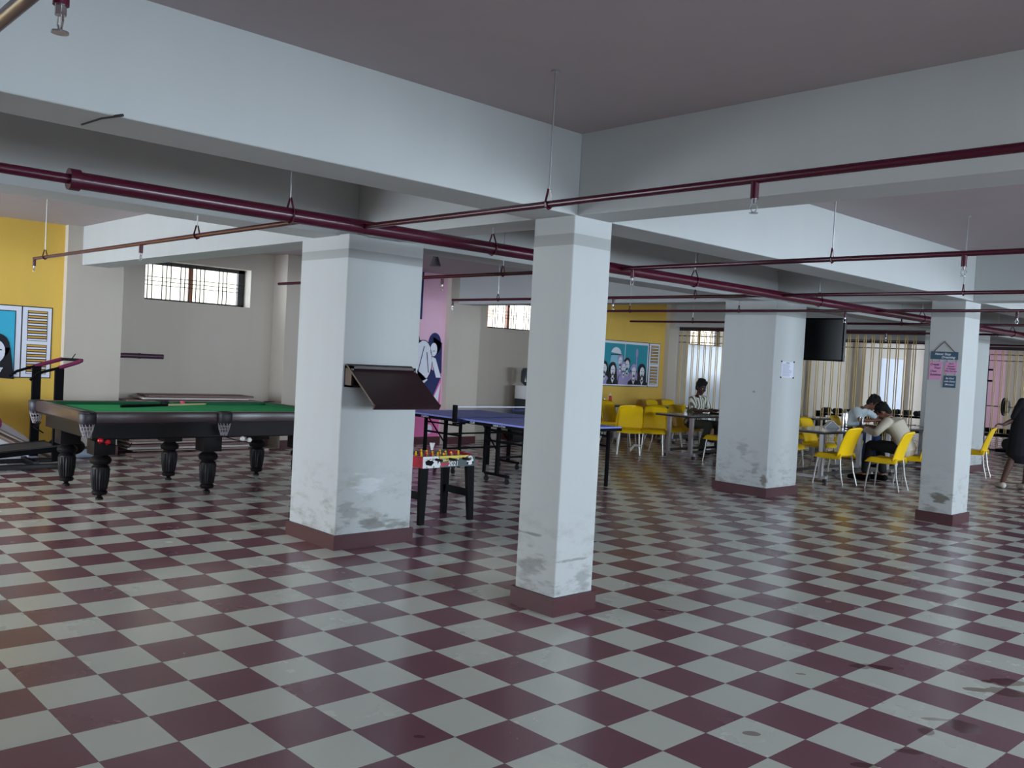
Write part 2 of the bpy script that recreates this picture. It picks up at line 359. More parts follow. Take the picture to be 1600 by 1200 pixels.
# the other walls
b = B()
b.box(XR, XR + .3, YF - .3, YE + .3, 2.42, CZ)
ys = [YF - .3] + [v for ab in RIGHT_OPEN for v in ab[:2]] + [YE + .3]
for a, c in zip(ys[::2], ys[1::2]): b.box(XR, XR + .3, a, c, 0, 2.42)
for a, c, z in RIGHT_OPEN: b.box(XR, XR + .3, a, c, 0, z)
struct('wall_right', b, P_WALL)
b = B(); b.box(-10.4, FRONT_OPEN[0], YF - .3, YF, 0, CZ).box(FRONT_OPEN[1], XR + .3, YF - .3, YF, 0, CZ).box(FRONT_OPEN[0], FRONT_OPEN[1], YF - .3, YF, 2.4, CZ)
struct('wall_front', b, P_WALL)
b = B(); b.box(-10.4, END_OPEN[0], YE, YE + .3, 0, CZ).box(END_OPEN[1], XR + .3, YE, YE + .3, 0, CZ).box(END_OPEN[0], END_OPEN[1], YE, YE + .3, 0, 1.2).box(END_OPEN[0], END_OPEN[1], YE, YE + .3, 2.6, CZ)
struct('wall_back', b, P_WALL)
# beams
def beam(x0, x1, y0, y1, label='painted concrete ceiling beam'):
    return struct('ceiling_beam', B().box(x0, x1, y0, y1, BZ, CZ + .02, bev=.006), P_BEAM, label)
beam(-1.36, -1.0, YF, YE); beam(-3.74, -3.35, YF, YE); beam(4.8, 5.15, YF, YE)  # the last beam is out of view, added to block light
for yl, yr in ((.9, 1.02), (7.12, 7.3), (13.34, 13.4), (19.6, 19.6), (-5.4, -5.4)):
    beam(-10.0, -3.74, yl, yl + .34); beam(-3.35, -1.36, yr - .02, yr + .30); beam(-1.0, 4.8, yr, yr + .30); beam(5.15, XR, yr, yr + .30)
# pillars
PIL = [('broad near', -3.91, -3.21, .84, 1.56), ('slim near', -1.345, -1.0, 1.0, 1.345), ('broad far', -3.95, -3.2, 7.04, 7.76), ('slim far', -1.43, -1.065, 7.28, 7.71), ('dark third-row', -3.95, -3.24, 13.25, 14.3)]
for nm, x0, x1, y0, y1 in PIL:
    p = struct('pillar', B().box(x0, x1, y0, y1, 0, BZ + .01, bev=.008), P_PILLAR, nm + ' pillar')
    s = .02; b = B()
    b.box(x0 - s, x1 + s, y0 - s, y0, 0, .115).box(x0 - s, x1 + s, y1, y1 + s, 0, .115).box(x0 - s, x0, y0, y1, 0, .115).box(x1, x1 + s, y0, y1, 0, .115)
    struct('pillar_skirting', b, P_SKIRT, None, p)
# ------------------------------------------------------------------ murals (flat paint on the wall, a few mm proud)
M_WHITE = mat('mural_white', (226, 228, 240), .7); M_BLUE = mat('mural_sky_blue', (58, 178, 212), .7); M_TEAL = mat('mural_teal', (34, 150, 168), .7)
M_BLK = mat('mural_black', (20, 18, 28), .7); M_LIL = mat('mural_lilac', (168, 158, 204), .7); M_HAIR = mat('mural_navy', (26, 34, 92), .7); M_HOT = mat('mural_hot_pink', (226, 112, 168), .7); M_OCH = mat('mural_ochre', (206, 160, 70), .7)
def wallM(y, z, x=XM): return Matrix(((0, 0, 1, x), (1, 0, 0, y), (0, 1, 0, z), (0, 0, 0, 1)))   # local x -> world y, local y -> world z, thickness -> +X
def flat(name, polys, M, y, z, depth, parent):
    b = B()
    for p in polys: b.prism(p, .003, wallM(y, z, XM + .006 + depth))
    return obj(name, b, M, parent)
def rect(x0, y0, x1, y1): return [(x0, y0), (x1, y0), (x1, y1), (x0, y1)]
def ell(cx, cy, rx, ry, n=18, a0=0, a1=2 * PI): return [(cx + rx * math.cos(a0 + (a1 - a0) * k / n), cy + ry * math.sin(a0 + (a1 - a0) * k / n)) for k in range(n)]
def shutter(par, x0, w, h):     # a louvred painted shutter, slats in white and ochre with black lines
    flat('shutter_outline', [rect(x0 - .012, -.012, x0 + w + .012, h + .012)], M_BLK, par[1], par[2], .001, par[0])
    flat('shutter_frame', [rect(x0, 0, x0 + w, h)], M_WHITE, par[1], par[2], .003, par[0])
    bl, oc, wh = [], [], []
    for (a, c) in ((.045, .47), (.52, .955)):
        z0, z1 = a * h, c * h; bl.append(rect(x0 + .055, z0, x0 + w - .045, z1))
        n = 12; st = (z1 - z0) / n
        for k in range(n): (oc if k % 2 else wh).append(rect(x0 + .062, z0 + k * st + .006, x0 + w - .052, z0 + (k + 1) * st - .006))
    flat('shutter_line', bl, M_BLK, par[1], par[2], .005, par[0]); flat('shutter_gap', oc, M_OCH, par[1], par[2], .007, par[0]); flat('shutter_louvre', wh, M_WHITE, par[1], par[2], .007, par[0])
def figure(par, cx, h, hair, top, face=None, d=0, s=1.0, longhair=True):
    face = face or M_WHITE; r = .085 * s
    if longhair: flat('painted_hair', [ell(cx, h - r * .9, r * 1.35, r * 1.5), [(cx - r * 1.4, h - r), (cx + r * 1.4, h - r), (cx + r * 1.9, h - r * 4.6), (cx - r * 1.7, h - r * 4.4)]], hair, par[1], par[2], .011 + d, par[0])
    else: flat('painted_hair', [ell(cx, h - r * .7, r * 1.2, r * 1.15)], hair, par[1], par[2], .011 + d, par[0])
    flat('painted_top', [[(cx - r * 2.1, 0.03), (cx + r * 2.2, 0.03), (cx + r * 2.0, h - r * 3.9), (cx + r * .8, h - r * 3.2), (cx - r * .8, h - r * 3.2), (cx - r * 2.0, h - r * 3.9)]], top, par[1], par[2], .013 + d, par[0])
    flat('painted_face', [ell(cx, h - r * 1.45, r * .85, r * 1.25), rect(cx - r * .35, h - r * 3.7, cx + r * .35, h - r * 2.2), [(cx - r * .7, h - r * 3.3), (cx + r * .7, h - r * 3.3), (cx, h - r * 4.6)]], face, par[1], par[2], .015 + d, par[0])
    flat('painted_features', [rect(cx - r * .5, h - r * 1.35, cx - r * .15, h - r * 1.22), rect(cx + r * .15, h - r * 1.35, cx + r * .5, h - r * 1.22), rect(cx - r * .05, h - r * 1.8, cx + r * .1, h - r * 1.72), rect(cx - r * .3, h - r * 2.12, cx + r * .3, h - r * 2.0)], M_BLK, par[1], par[2], .017 + d, par[0])
# near mural: its right half shows
t = thing('window_mural', 'painted open window mural with a dark-haired woman on the yellow wall behind the treadmill', 'mural', (0, 0, 0))
par = (t, -1.0, 1.0)
t.matrix_world = Matrix()
flat('painted_frame_line', [rect(-.512, -.012, 1.262, .877)], M_BLK, *par[1:], .0, t)
flat('painted_frame', [rect(-.5, 0, 1.25, .865)], M_WHITE, *par[1:], .002, t)
flat('painted_sky_line', [rect(-.44, .045, 1.19, .81)], M_BLK, *par[1:], .004, t)
flat('painted_sky', [rect(-.43, .055, 1.18, .80)], M_BLUE, *par[1:], .006, t)
figure(par, .99, .46, M_BLK, M_BLK, s=1.25); figure(par, .45, .62, M_LIL, M_LIL, s=1.2)
shutter(par, 1.265, .33, .865)
# far mural: group of painted people
t = thing('window_mural', 'painted window mural of a crowd under a lamp on the yellow wall above the chairs', 'mural', (0, 0, 0))
par = (t, 10.75, 1.10)
flat('painted_frame_line', [rect(-.012, -.012, 1.852, .942)], M_BLK, *par[1:], .0, t)
flat('painted_frame', [rect(0, 0, 1.84, .93)], M_WHITE, *par[1:], .002, t)
flat('painted_sky', [rect(.05, .05, 1.80, .88)], M_TEAL, *par[1:], .006, t)
flat('painted_window_bar', [rect(1.04, .05, 1.055, .88)], M_WHITE, *par[1:], .008, t)
flat('painted_light_beam', [[(.62, .64), (.92, .64), (1.02, .05), (.48, .05)]], mat('mural_pale_blue', (140, 200, 222), .7), *par[1:], .008, t)
flat('painted_lamp', [ell(.76, .66, .16, .14, 14, 0, PI)], M_WHITE, *par[1:], .010, t)
flat('painted_lamp_rim', [rect(.60, .635, .92, .655)], M_BLK, *par[1:], .012, t)
flat('painted_raised_arm', [rect(1.42, .30, 1.46, .62), ell(1.44, .70, .04, .10)], M_LIL, *par[1:], .010, t)
for cx, h, hr, tp, d, s, lh in [(.90, .62, M_LIL, M_LIL, .0, .9, False), (1.13, .56, M_BLK, M_LIL, .0, 1, False), (.40, .46, M_BLK, M_LIL, .008, .95, True), (.66, .44, M_BLK, M_BLK, .016, 1, True), (1.0, .48, M_LIL, M_LIL, .016, .85, False), (1.35, .42, M_LIL, M_BLK, .008, 1, True), (1.62, .43, M_BLK, M_BLK, .016, 1.05, True), (.16, .45, M_LIL, M_LIL, .0, 1, True)]:
    figure(par, cx, h, hr, tp, d=d, s=s, longhair=lh)
shutter(par, 1.865, .36, .93)
# pink mural: two navy-haired readers over a hot pink ground
t = thing('reader_mural', 'painted mural of navy-haired readers on the pink wall beyond the broad near pillar', 'mural', (0, 0, 0))
par = (t, 4.7, 0.13)
flat('painted_ground', [[(0, 0), (2.2, 0), (2.2, 1.15), (1.2, 1.0), (0, 1.2)]], M_HOT, *par[1:], .0, t)
flat('painted_blue_pillar', [rect(.9, 2.0, 1.72, 2.80)], M_HAIR, *par[1:], .002, t)
flat('painted_hair', [ell(1.50, 1.62, .20, .22), ell(2.02, 1.60, .14, .19), [(1.98, 1.72), (2.18, 1.62), (2.20, 1.1), (2.03, 1.05)], ell(1.72, 1.50, .16, .15)], M_HAIR, *par[1:], .004, t)
flat('painted_skirt', [[(1.30, 1.10), (1.55, 1.30), (1.85, 1.22), (2.2, 1.05), (2.05, .72), (1.82, .66), (1.42, .88)]], M_HAIR, *par[1:], .006, t)
flat('painted_outline', [ell(1.78, 1.30, .21, .36), ell(2.0, 1.50, .085, .125), [(1.48, 1.07), (1.58, 1.22), (1.92, .98), (1.80, .88)]], M_BLK, *par[1:], .008, t)
flat('painted_body', [ell(1.78, 1.30, .195, .345), ell(2.0, 1.50, .075, .115), ell(1.52, 1.46, .11, .09), [(1.49, 1.07), (1.58, 1.205), (1.9, .98), (1.80, .895)], [(1.95, 1.38), (2.05, 1.35), (2.19, 1.02), (2.08, 1.02)], [(2.19, .95), (2.12, .40), (1.98, .30), (2.02, .62)], ell(1.45, .17, .10, .05), ell(1.98, .13, .07, .08), [(1.2, .95), (1.38, 1.08), (1.45, .95), (1.3, .82)]], M_WHITE, *par[1:], .010, t)
flat('painted_sleeve_line', [[(1.66, 1.05), (1.675, 1.05), (1.80, 1.55), (1.785, 1.55)], [(1.9, 1.1), (1.915, 1.1), (1.86, 1.45), (1.845, 1.45)], rect(1.98, 1.47, 2.03, 1.48)], M_BLK, *par[1:], .012, t)
# ------------------------------------------------------------------ sprinkler pipework
def ringR(c, r, rt, ax='x'):
    b = B(); n = 14; pts = []
    for k in range(n + 1):
        a = 2 * PI * k / n
        pts.append((c[0], c[1] + r * math.cos(a), c[2] + r * math.sin(a)) if ax == 'x' else (c[0] + r * math.cos(a), c[1], c[2] + r * math.sin(a)))
    return b.tube(pts, rt, 6, cap=False)
PZ = 2.30
mp_ = thing('sprinkler_main_pipe', 'thick maroon sprinkler main running under the dark beam, flanged at one end', 'pipe', (-1.87, 0, PZ))
obj('main_run', B().tube([(0, -1.55, 0), (0, 26, 0)], .042, 16), PIPE, mp_, 40)
obj('flange', B().tube([(0, -1.60, 0), (0, -1.55, 0)], .052, 18), PIPE, mp_, 30)
obj('thin_run', B().tube([(0, YF, 0), (0, -1.58, 0)], .024, 12), PIPE, mp_, 40)
def hanger(par, x, y, ztop, r, ax, colour=STEEL):
    h = obj('hanger_rod', B().tube([(x, y, r + .05), (x, y, ztop - .006), (x, y, ztop - .005), (x, y, ztop)], [.004, .004, .02, .02], 8), colour, par, 40)
    b = B(); q = r + .006; v = (0, 1) if ax == 'x' else (1, 0)
    P_ = [(x + v[0] * c, y + v[1] * c, z) for c, z in ((-.006, r + .055), (-q, r * .2), (-q * .75, -r * .8), (0, -r - .006), (q * .75, -r * .8), (q, r * .2), (.006, r + .055))]
    b.tube(P_, .0055, 6)
    obj('hanger_clamp', b, PIPE, h)
for yy in (-3.2, -.42, 1.12, 3.45, 5.6, 8.1, 11.2, 14.9): hanger(mp_, 0, yy, CZ - PZ, .042, 'y')
def sprinkler_head(par, x, y, r):
    s = obj('sprinkler_outlet', B().tube([(x, y, -r * .6), (x, y, -.075)], .016, 12), PIPE, par, 40)
    b = B(); b.tube([(x, y, -.07), (x, y, -.095)], .011, 10)
    b.tube([(x - .010, y, -.09), (x - .016, y, -.11), (x - .004, y, -.128)], .0025, 6).tube([(x + .010, y, -.09), (x + .016, y, -.11), (x + .004, y, -.128)], .0025, 6)
    b.tube([(x, y, -.127), (x, y, -.131)], .017, 12)
    obj('sprinkler_head', b, CHROME, s, 40)
def branch(y, x0, x1, heads, hangs, label, r=.0165, dz=0, ends=False):
    t = thing('sprinkler_branch_pipe', label, 'pipe', (0, y, PZ + dz))
    obj('branch_run', B().tube([(x0, 0, 0), (x1, 0, 0)], r, 12), PIPE, t, 40)
    for x in heads: sprinkler_head(t, x, 0, r)
    for x in hangs: hanger(t, x, 0, CZ - PZ - dz, r, 'x', WHITE if y == -.26 else STEEL)
branch(-2.43, -1.87, XR, [.78, 3.4], [2.2], 'maroon sprinkler branch crossing the extreme upper left corner of the view', .018)
branch(.06, -1.87, XR, [.83, 3.4], [-.29, 2.5], 'maroon sprinkler branch passing across the slim near pillar just below the beams')
branch(-.26, -7.25, -1.87, [-7.24, -4.46], [-6.9, -3.45], 'maroon sprinkler branch ending in front of the first yellow wall')
branch(2.44, -7.2, XR, [-4.05, -1.72, .72, 3.4], [-3.2, -.09, 2.4], 'maroon sprinkler branch between the slim near pillar and the dark cross bay, catching light')
branch(4.84, -6.82, XR, [-6.81, -3.96, .9], [-5.9, -2.85, -.18, 2.5], 'maroon sprinkler branch crossing above the broad far pillar')
branch(6.82, -7.3, XR, [-7.29, -2.2, -.4], [-5.35, -3.6, 1.0], 'maroon sprinkler branch behind the broad far pillar and its television')
branch(9.2, -7.3, XR, [-3.9, -1.9], [-6, -2.6], 'maroon sprinkler branch over the dining tables')
branch(11.6, -7.3, XR, [-3.9, -1.6], [-6, -2.2], 'maroon sprinkler branch just before the barred gym partition')
branch(15.5, -7.3, XR, [-3.0], [-6, -1.8], 'maroon sprinkler branch inside the gym behind the third-row pillar')
# ceiling fixtures
t = thing('ceiling_spotlight', 'small dark spotlight hanging from the ceiling in front of the pink wall', 'light', (-6.7, 4.42, CZ))
obj('mount', B().lathe([(.05, -.03), (.055, 0)]), mat('grey_fixture', (92, 88, 96), .5), t, 40)
obj('lamp_body', B().lathe([(.075, -.22), (.07, -.20), (.035, -.10), (.028, -.07), (.05, -.03)]), mat('grey_fixture', (92, 88, 96), .5), t, 40)
t = thing('ceiling_dome', 'round dark dome fixture peeping below the beam above the barred high window', 'light', (-5.2, .55, CZ))
obj('dome', B().lathe([(.03, -.10), (.09, -.06), (.11, 0)]), mat('grey_fixture', (92, 88, 96), .5), t, 40)
t = thing('ceiling_dome', 'round dark dome fixture at the beam edge before the barred gym partition', 'light', (-4.9, 9.4, CZ))
obj('dome', B().lathe([(.03, -.12), (.14, -.08), (.16, 0)]), mat('dark_fixture', (40, 38, 42), .5), t, 40)
# ------------------------------------------------------------------ billiard table
WOODD = mat('dark_table_wood', (18, 13, 15), .5, spec=.2, noise=.2, nscale=12, stretch=(1, 12, 1)); RAILW = mat('brown_rail_wood', (62, 46, 48), .28, noise=.15)
CLOTH = mat('green_cloth', (70, 198, 128), .95, spec=.1, noise=.04, nscale=40); CUSH = mat('green_cushion', (14, 92, 56), .85)
LEATH = mat('black_leather', (38, 34, 40), .5); NET = mat('white_pocket_net', (150, 142, 146), .8)
bx0, bx1, by0, by1, bz = -7.42, -5.84, -.17, 2.52, .86
T = thing('billiard_table', 'green clothed billiard table with fluted dark legs behind the broad near pillar', 'table', (-6.63, 1.17, 0))
hx, hy = (bx1 - bx0) / 2, (by1 - by0) / 2
rw = .13
obj('playing_bed', B().box(-hx + rw, hx - rw, -hy + rw, hy - rw, bz - .12, bz - .035), CLOTH, T)
def rail(name, x0, x1, y0, y1): obj(name, B().box(x0, x1, y0, y1, bz - .105, bz, bev=.012), RAILW, T, 40)
for s in (-1, 1):
    a = s * hx; lo, hi = sorted((a, a - s * .085))
    rail('long_rail', lo, hi, -hy + .10, -.07); rail('long_rail', lo, hi, .07, hy - .10)
    a = s * hy; lo, hi = sorted((a, a - s * .085))
    rail('end_rail', -hx + .10, hx - .10, lo, hi)
    for ya, yb in ((-hy + .14, -.075), (.075, hy - .14)):
        c = s * (hx - .084); d = s * (hx - .14)
        obj('cushion', B().prism([(c, ya - .03), (c, yb + .03), (d, yb), (d, ya)] if s > 0 else [(d, ya), (d, yb), (c, yb + .03), (c, ya - .03)], .045, Matrix.Translation((0, 0, bz - .05))), CUSH, T)
    c = s * (hy - .084); d = s * (hy - .14)
    obj('cushion', B().prism([(-hx + .11, c), (hx - .11, c), (hx - .14, d), (-hx + .14, d)], .045, Matrix.Translation((0, 0, bz - .05))), CUSH, T)
obj('apron', B().box(-hx + .1, hx - .1, -hy + .1, hy - .1, bz - .265, bz - .10, bev=.01).box(-hx + .02, hx - .02, -hy + .02, hy - .02, bz - .125, bz - .10), WOODD, T)
def pocket(x, y, sx, sy):
    p = obj('pocket', B().tube([(x + .062 * math.cos(a), y + .062 * math.sin(a), bz - .012) for a in [2 * PI * k / 14 for k in range(15)]], .017, 8, cap=False).lathe([(.05, bz - .13), (.072, bz - .10), (.078, bz - .02), (.07, bz - .005), (.05, bz - .02)], (x, y, 0), 14), LEATH, T, 40)
    b = B()
    for k in range(12):
        a = 2 * PI * k / 12; b.tube([(x + .062 * math.cos(a), y + .062 * math.sin(a), bz - .11), (x + .05 * math.cos(a + .3), y + .05 * math.sin(a + .3), bz - .17), (x + .028 * math.cos(a + .6), y + .028 * math.sin(a + .6), bz - .235)], .0045, 5)
    for k, (rr, zz) in enumerate(((.056, .14), (.048, .175), (.036, .21))): b.tube([(x + rr * math.cos(a), y + rr * math.sin(a), bz - zz) for a in [2 * PI * q / 12 for q in range(13)]], .004, 5, cap=False)
    obj('pocket_net', b, NET, p, 40)
for x, y in [(-hx + .03, -hy + .03), (hx - .03, -hy + .03), (-hx + .03, hy - .03), (hx - .03, hy - .03), (-hx + .01, 0), (hx - .01, 0)]: pocket(x, y, 0, 0)
# ball return rails under two pockets
for yy, sgn in ((-hy + .06, 1), (0.02, 1)):
    b = B()
    for dx in (.0, .04): b.tube([(hx - .02 + dx, yy, bz - .25), (hx - .02 + dx, yy + .10, bz - .285), (hx - .02 + dx, yy + .34, bz - .33)], .004, 6)
    b.tube([(hx - .02, yy + .34, bz - .33), (hx + .0, yy + .37, bz - .29), (hx + .02, yy + .34, bz - .33)], .004, 6)
    obj('ball_rail', b, BLACK, T, 40)
b = B()
for k in range(3): b.tube([(-hx + .2 + .05 * k, -hy - .0, bz - .20), (-hx + .2 + .05 * k, -hy - .04, bz - .26), (-hx + .32, -hy + .02, bz - .31)], .006, 6)
obj('ball_rail', b, BLACK, T, 40)
def fleg(x, y):
    L_ = B().box(x - .10, x + .10, y - .10, y + .10, .435, bz - .12, bev=.008)
    # turned bulb, fluted taper, ring and foot
    n = 40; prof = [(.045, .45), (.06, .46), (.072, .455), (.05, .435), (.052, .425), (.080, .40), (.088, .375), (.080, .35), (.056, .335)]
    rings = []
    prof = [(r * 1.12, z) for r, z in prof]
    P_ = sorted([(r, z, 0) for r, z in prof] + [(.068, .325, 0), (.080, .315, 0), (.080, .30, 0), (.086, .295, 1), (.082, .20, 1), (.068, .10, 1), (.055, .095, 0), (.066, .085, 0), (.072, .07, 0), (.064, .05, 0), (.03, .046, 0), (.018, .03, 0), (.034, .02, 0), (.034, 0, 0)], key=lambda q: q[1])
    for r, z, fl in P_:
        rings.append([L_.b.verts.new((x + (r * (1 - .09 * fl * (k % 2))) * math.cos(2 * PI * k / n), y + (r * (1 - .09 * fl * (k % 2))) * math.sin(2 * PI * k / n), z)) for k in range(n)])
    for a, c in zip(rings, rings[1:]):
        for k in range(n): L_.b.faces.new((a[k], a[(k + 1) % n], c[(k + 1) % n], c[k]))
    L_.b.faces.new(rings[0][::-1]); L_.b.faces.new(rings[-1])
    return obj('leg', L_, WOODD, T, 35)
for x in (-7.13 + 6.63, -6.16 + 6.63):
    for y in (.09 - 1.17, 1.16 - 1.17, 2.22 - 1.17): fleg(x, y)
BALLR = mat('red_ball', (206, 30, 44), .12); BALLW = mat('white_ball', (235, 232, 225), .12); BALLP = mat('pink_ball', (214, 90, 120), .12)
def ball(c, M, label): return tag(obj('billiard_ball', B().ball(c, .026, 20), M, None, 60), label, 'ball')
wx = hx - 6.63
ball((wx + .0, by0 + .14, bz - .262), BALLR, 'bright red ball at the outer end of the ball rail under the corner pocket')
ball((wx + .0, by0 + .205, bz - .278), BALLR, 'darker red ball further in along the rail under the corner pocket')
ball((wx + .0, 1.37, bz - .272), BALLW, 'white ball first on the ball rail under the middle pocket')
ball((wx + .0, 1.445, bz - .287), BALLW, 'white ball second on the ball rail under the middle pocket')
q = unproj(275.5, 628, bz - .009)
ball((q.x + .12, q.y + .02, bz - .009), BALLP, 'pinkish red ball on the green cloth by the far cushion')
# cue lying on the cloth
a = unproj(189, 634.5, bz - .02); c = unproj(350, 630, bz - .02)
t = thing('cue_stick', 'cue stick with black butt lying across the green cloth', 'cue', (a.x, a.y, bz - .022), math.atan2(c.y - a.y, c.x - a.x))
Lc = (c - a).length
obj('butt', B().tube([(0, 0, 0), (Lc * .42, 0, 0)], [.0145, .0125], 12), BLACK, t, 50)
obj('shaft', B().tube([(Lc * .42, 0, 0), (Lc, 0, -.002)], [.0125, .006], 12), mat('pale_cue_wood', (214, 190, 150), .35), t, 50)
# chalk dust patch near the far middle pocket
# ------------------------------------------------------------------ stacked boards along the wall
BRD = [mat('board_face_%d' % k, c, .6, noise=.12, nscale=3) for k, c in enumerate([(176, 160, 152), (150, 128, 122), (196, 186, 178), (120, 92, 90)])]
zb = 0.002
rb = random.Random(3)
for k in range(24):
    th = rb.choice((.018, .018, .025, .03)); w = rb.uniform(.42, .52); l = rb.uniform(1.35, 1.95)
    y0 = 1.60 + rb.uniform(-.08, .12); ang = rb.uniform(-.035, .035); tilt = rb.uniform(-.004, .004)
    if k == 0: y0 = 2.0; l = 1.6; th = .03
    if k in (22, 23): y0 += .15; l = 1.5
    zc = zb + th / 2
    M4 = Matrix.Translation((-9.63, y0 + l / 2, zc)) @ Matrix.Rotation(ang, 4, 'Z')
    o = obj('laminate_board', B().box(-w / 2, w / 2, -l / 2, l / 2, -th / 2, th / 2, bev=.002), BRD[k % 4], None)
    o.matrix_world = M4
    lab = 'flat board within the low stack by the grey wall, behind the billiard table'
    if k == 0: lab = 'bottom board of the stack, resting on the floor behind the billiard table'
    if k == 23: lab = 'topmost board of the stack showing above the billiard table'
    tag(o, lab, 'board', 'boards stacked against the grey wall')
    zb += th + (.006 if k % 3 else .014)
# two pieces slid forward on the floor
for (px, py, l, a, lab) in [(255, 712, .9, .04, 'loose board slid forward on the floor before the stack, nearer the treadmill'), (345, 708, 1.0, -.02, 'loose board slid forward on the floor before the stack, nearer the broad pillar')]:
    q = unproj(px, py); o = obj('laminate_board', B().box(-.1, .1, -l / 2, l / 2, 0, .035, bev=.002), BRD[1], None)
    o.matrix_world = Matrix.Translation((q.x - .05, q.y, .001)) @ Matrix.Rotation(a, 4, 'Z'); tag(o, lab, 'board')
# maroon pipe stub on the wall, pale roll on the floor
t = thing('wall_pipe', 'two-piece maroon pipe clipped to the grey wall below the barred window', 'pipe', (XC + .06, 0, 1.31))
obj('pipe_length', B().tube([(0, 1.46, 0), (0, 1.83, 0)], .034, 14), mat('plum_pipe', (66, 32, 56), .4), t, 50)
obj('pipe_length', B().tube([(0, 1.85, 0), (0, 2.17, 0)], .034, 14), mat('plum_pipe', (66, 32, 56), .4), t, 50)
obj('coupling', B().tube([(0, 1.825, 0), (0, 1.855, 0)], .039, 14), mat('plum_pipe', (66, 32, 56), .4), t, 50)
obj('wall_clip', B().box(-.07, -.03, 1.55, 1.58, -.03, .03).box(-.07, -.03, 2.05, 2.08, -.03, .03), DSTEEL, t)
q = unproj(142, 712)
tag(obj('plastic_roll', B().tube([(-9.28, .30, .056), (-9.28, 1.15, .056)], .056, 20), mat('pale_blue_roll', (178, 190, 208), .5), None, 50), 'pale blue plastic roll lying on the floor by the treadmill', 'roll')
# ------------------------------------------------------------------ treadmill
PURP = mat('maroon_grip', (124, 30, 78), .45); BELT = mat('belt_rubber', (52, 52, 58), .65)
T = thing('treadmill', 'old black treadmill with maroon handlebars beside the yellow wall', 'treadmill', (-8.85, .02, 0), 0)
def P3(px, py, X): # point on plane X = const
    d = Vector([(px - 800) / F * R3[0][k] + (py - 600) / F * R3[1][k] + R3[2][k] for k in range(3)]); s = (X - CAM.x) / d.x; return CAM + d * s
def loc(p): return (p.x + 8.85, p.y - .02, p.z)
n0, n1 = -8.86, -8.33      # far and near side planes
for X, px in ((n1, 92.5), (n0, 57)):
    top = P3(px + .5, 572 if px < 70 else 576, X); base = P3(px - 1, 700, X)
    obj('upright', B().box(loc(top)[0] - .025, loc(top)[0] + .025, loc(top)[1] - .045, loc(top)[1] + .045, .10, loc(top)[2]), BLACK, T)
for X, pts in ((n0, [(14, 588), (26, 580), (54, 572)]), (n1, [(47, 594), (60, 583), (92, 575)])):
    obj('lower_handle', B().tube([loc(P3(x, y, X)) for x, y in pts], .016, 10), BLACK, T, 50)
ga = [loc(P3(54, 572, n0)), loc(P3(97, 561, n0))]; gb = [loc(P3(92, 575, n1)), loc(P3(122, 566, n1)), loc(P3(128, 563, n1))]
obj('grip', B().tube(ga, .024, 12), PURP, T, 50); obj('grip', B().tube(gb, .024, 12), PURP, T, 50)
obj('cross_bar', B().tube([ga[-1], gb[-1]], .018, 10), BLACK, T, 50)
obj('cable_stub', B().tube([loc(P3(112, 561, n1)), loc(P3(118, 553, n1))], .005, 6), BLACK, T, 50)
pf, pn = P3(92, 692, n1), P3(0, 712, n1)
b = B(); xl, xr = n0 + 8.85 - .02, n1 + 8.85 + .03
yf, yb_ = pf.y + .0 - .02, pn.y - .9 - .02
def slab(x0, x1, ya, za, yb, zb_, th):
    b = B(); vs_ = [(x0, ya, za), (x1, ya, za), (x1, yb, zb_), (x0, yb, zb_)]
    t_ = [b.b.verts.new(v) for v in vs_]; u_ = [b.b.verts.new((v[0], v[1], v[2] - th)) for v in vs_]
    b.b.faces.new(t_); b.b.faces.new(u_[::-1])
    for k in range(4): b.b.faces.new((t_[k], t_[(k + 1) % 4], u_[(k + 1) % 4], u_[k]))
    return b
obj('deck', slab(xl, xr, yf + .02, .27, yb_, .13, .06), BLACK, T)
obj('running_belt', slab(xl + .07, xr - .07, yf - .02, .275, yb_ + .03, .138, .01), BELT, T)
obj('side_rail', slab(xr - .05, xr, yf, .285, yb_, .145, .02), DSTEEL, T); obj('side_rail', slab(xl, xl + .05, yf, .285, yb_, .145, .02), DSTEEL, T)
obj('motor_hood', B().ball(((xl + xr) / 2, yf + .16, .235), .20, 20, (1.3, 1.0, .55)), BLACK, T, 60)
for X in (n0, n1):
    f = obj('base_foot', B().box(X + 8.85 - .03, X + 8.85 + .03, -.30, .52, .02, .07, bev=.01), DSTEEL, T)
    obj('foot_cap', B().ball((X + 8.85, -.30, .038), .036, 12, (1, 1.2, .9)), mat('pale_cap', (205, 205, 200), .5), f, 60)
obj('base_bar', B().box(n0 + 8.85, n1 + 8.85, .10, .15, .03, .10), DSTEEL, T)
for y in (yb_ + .25, yb_ + .45): obj('wheel', B().tube([(xr - .06, y, .05), (xr, y, .05)], .05, 16), RUB, T, 50)
# ------------------------------------------------------------------ sack and timber laths by the yellow wall
SACK = mat('white_woven_sack', (222, 220, 228), .6, noise=.08, nscale=30); 
def blob(name, c, sc_, M, parent=None, seed=0, rot=0, amp=.03):
    b = B(); g = bmesh.ops.create_icosphere(b.b, subdivisions=4, radius=1)['verts']; r = random.Random(seed)
    ph = [(r.uniform(2, 6), r.uniform(2, 6), r.uniform(2, 6), r.uniform(0, 6)) for _ in range(6)]
    Rm = Matrix.Rotation(rot, 4, 'X')
    for v in g:
        p = v.co.copy(); k = 1 + amp * sum(math.sin(p.x * a + p.y * b_ + p.z * c_ + d) for a, b_, c_, d in ph)
        p = Vector((abs(p.x) ** .8 * math.copysign(1, p.x), abs(p.y) ** .8 * math.copysign(1, p.y), abs(p.z) ** .8 * math.copysign(1, p.z))) * k
        v.co = Rm @ Vector((p.x * sc_[0], p.y * sc_[1], p.z * sc_[2])) + Vector(c)
    return obj(name, b, M, parent, 80)
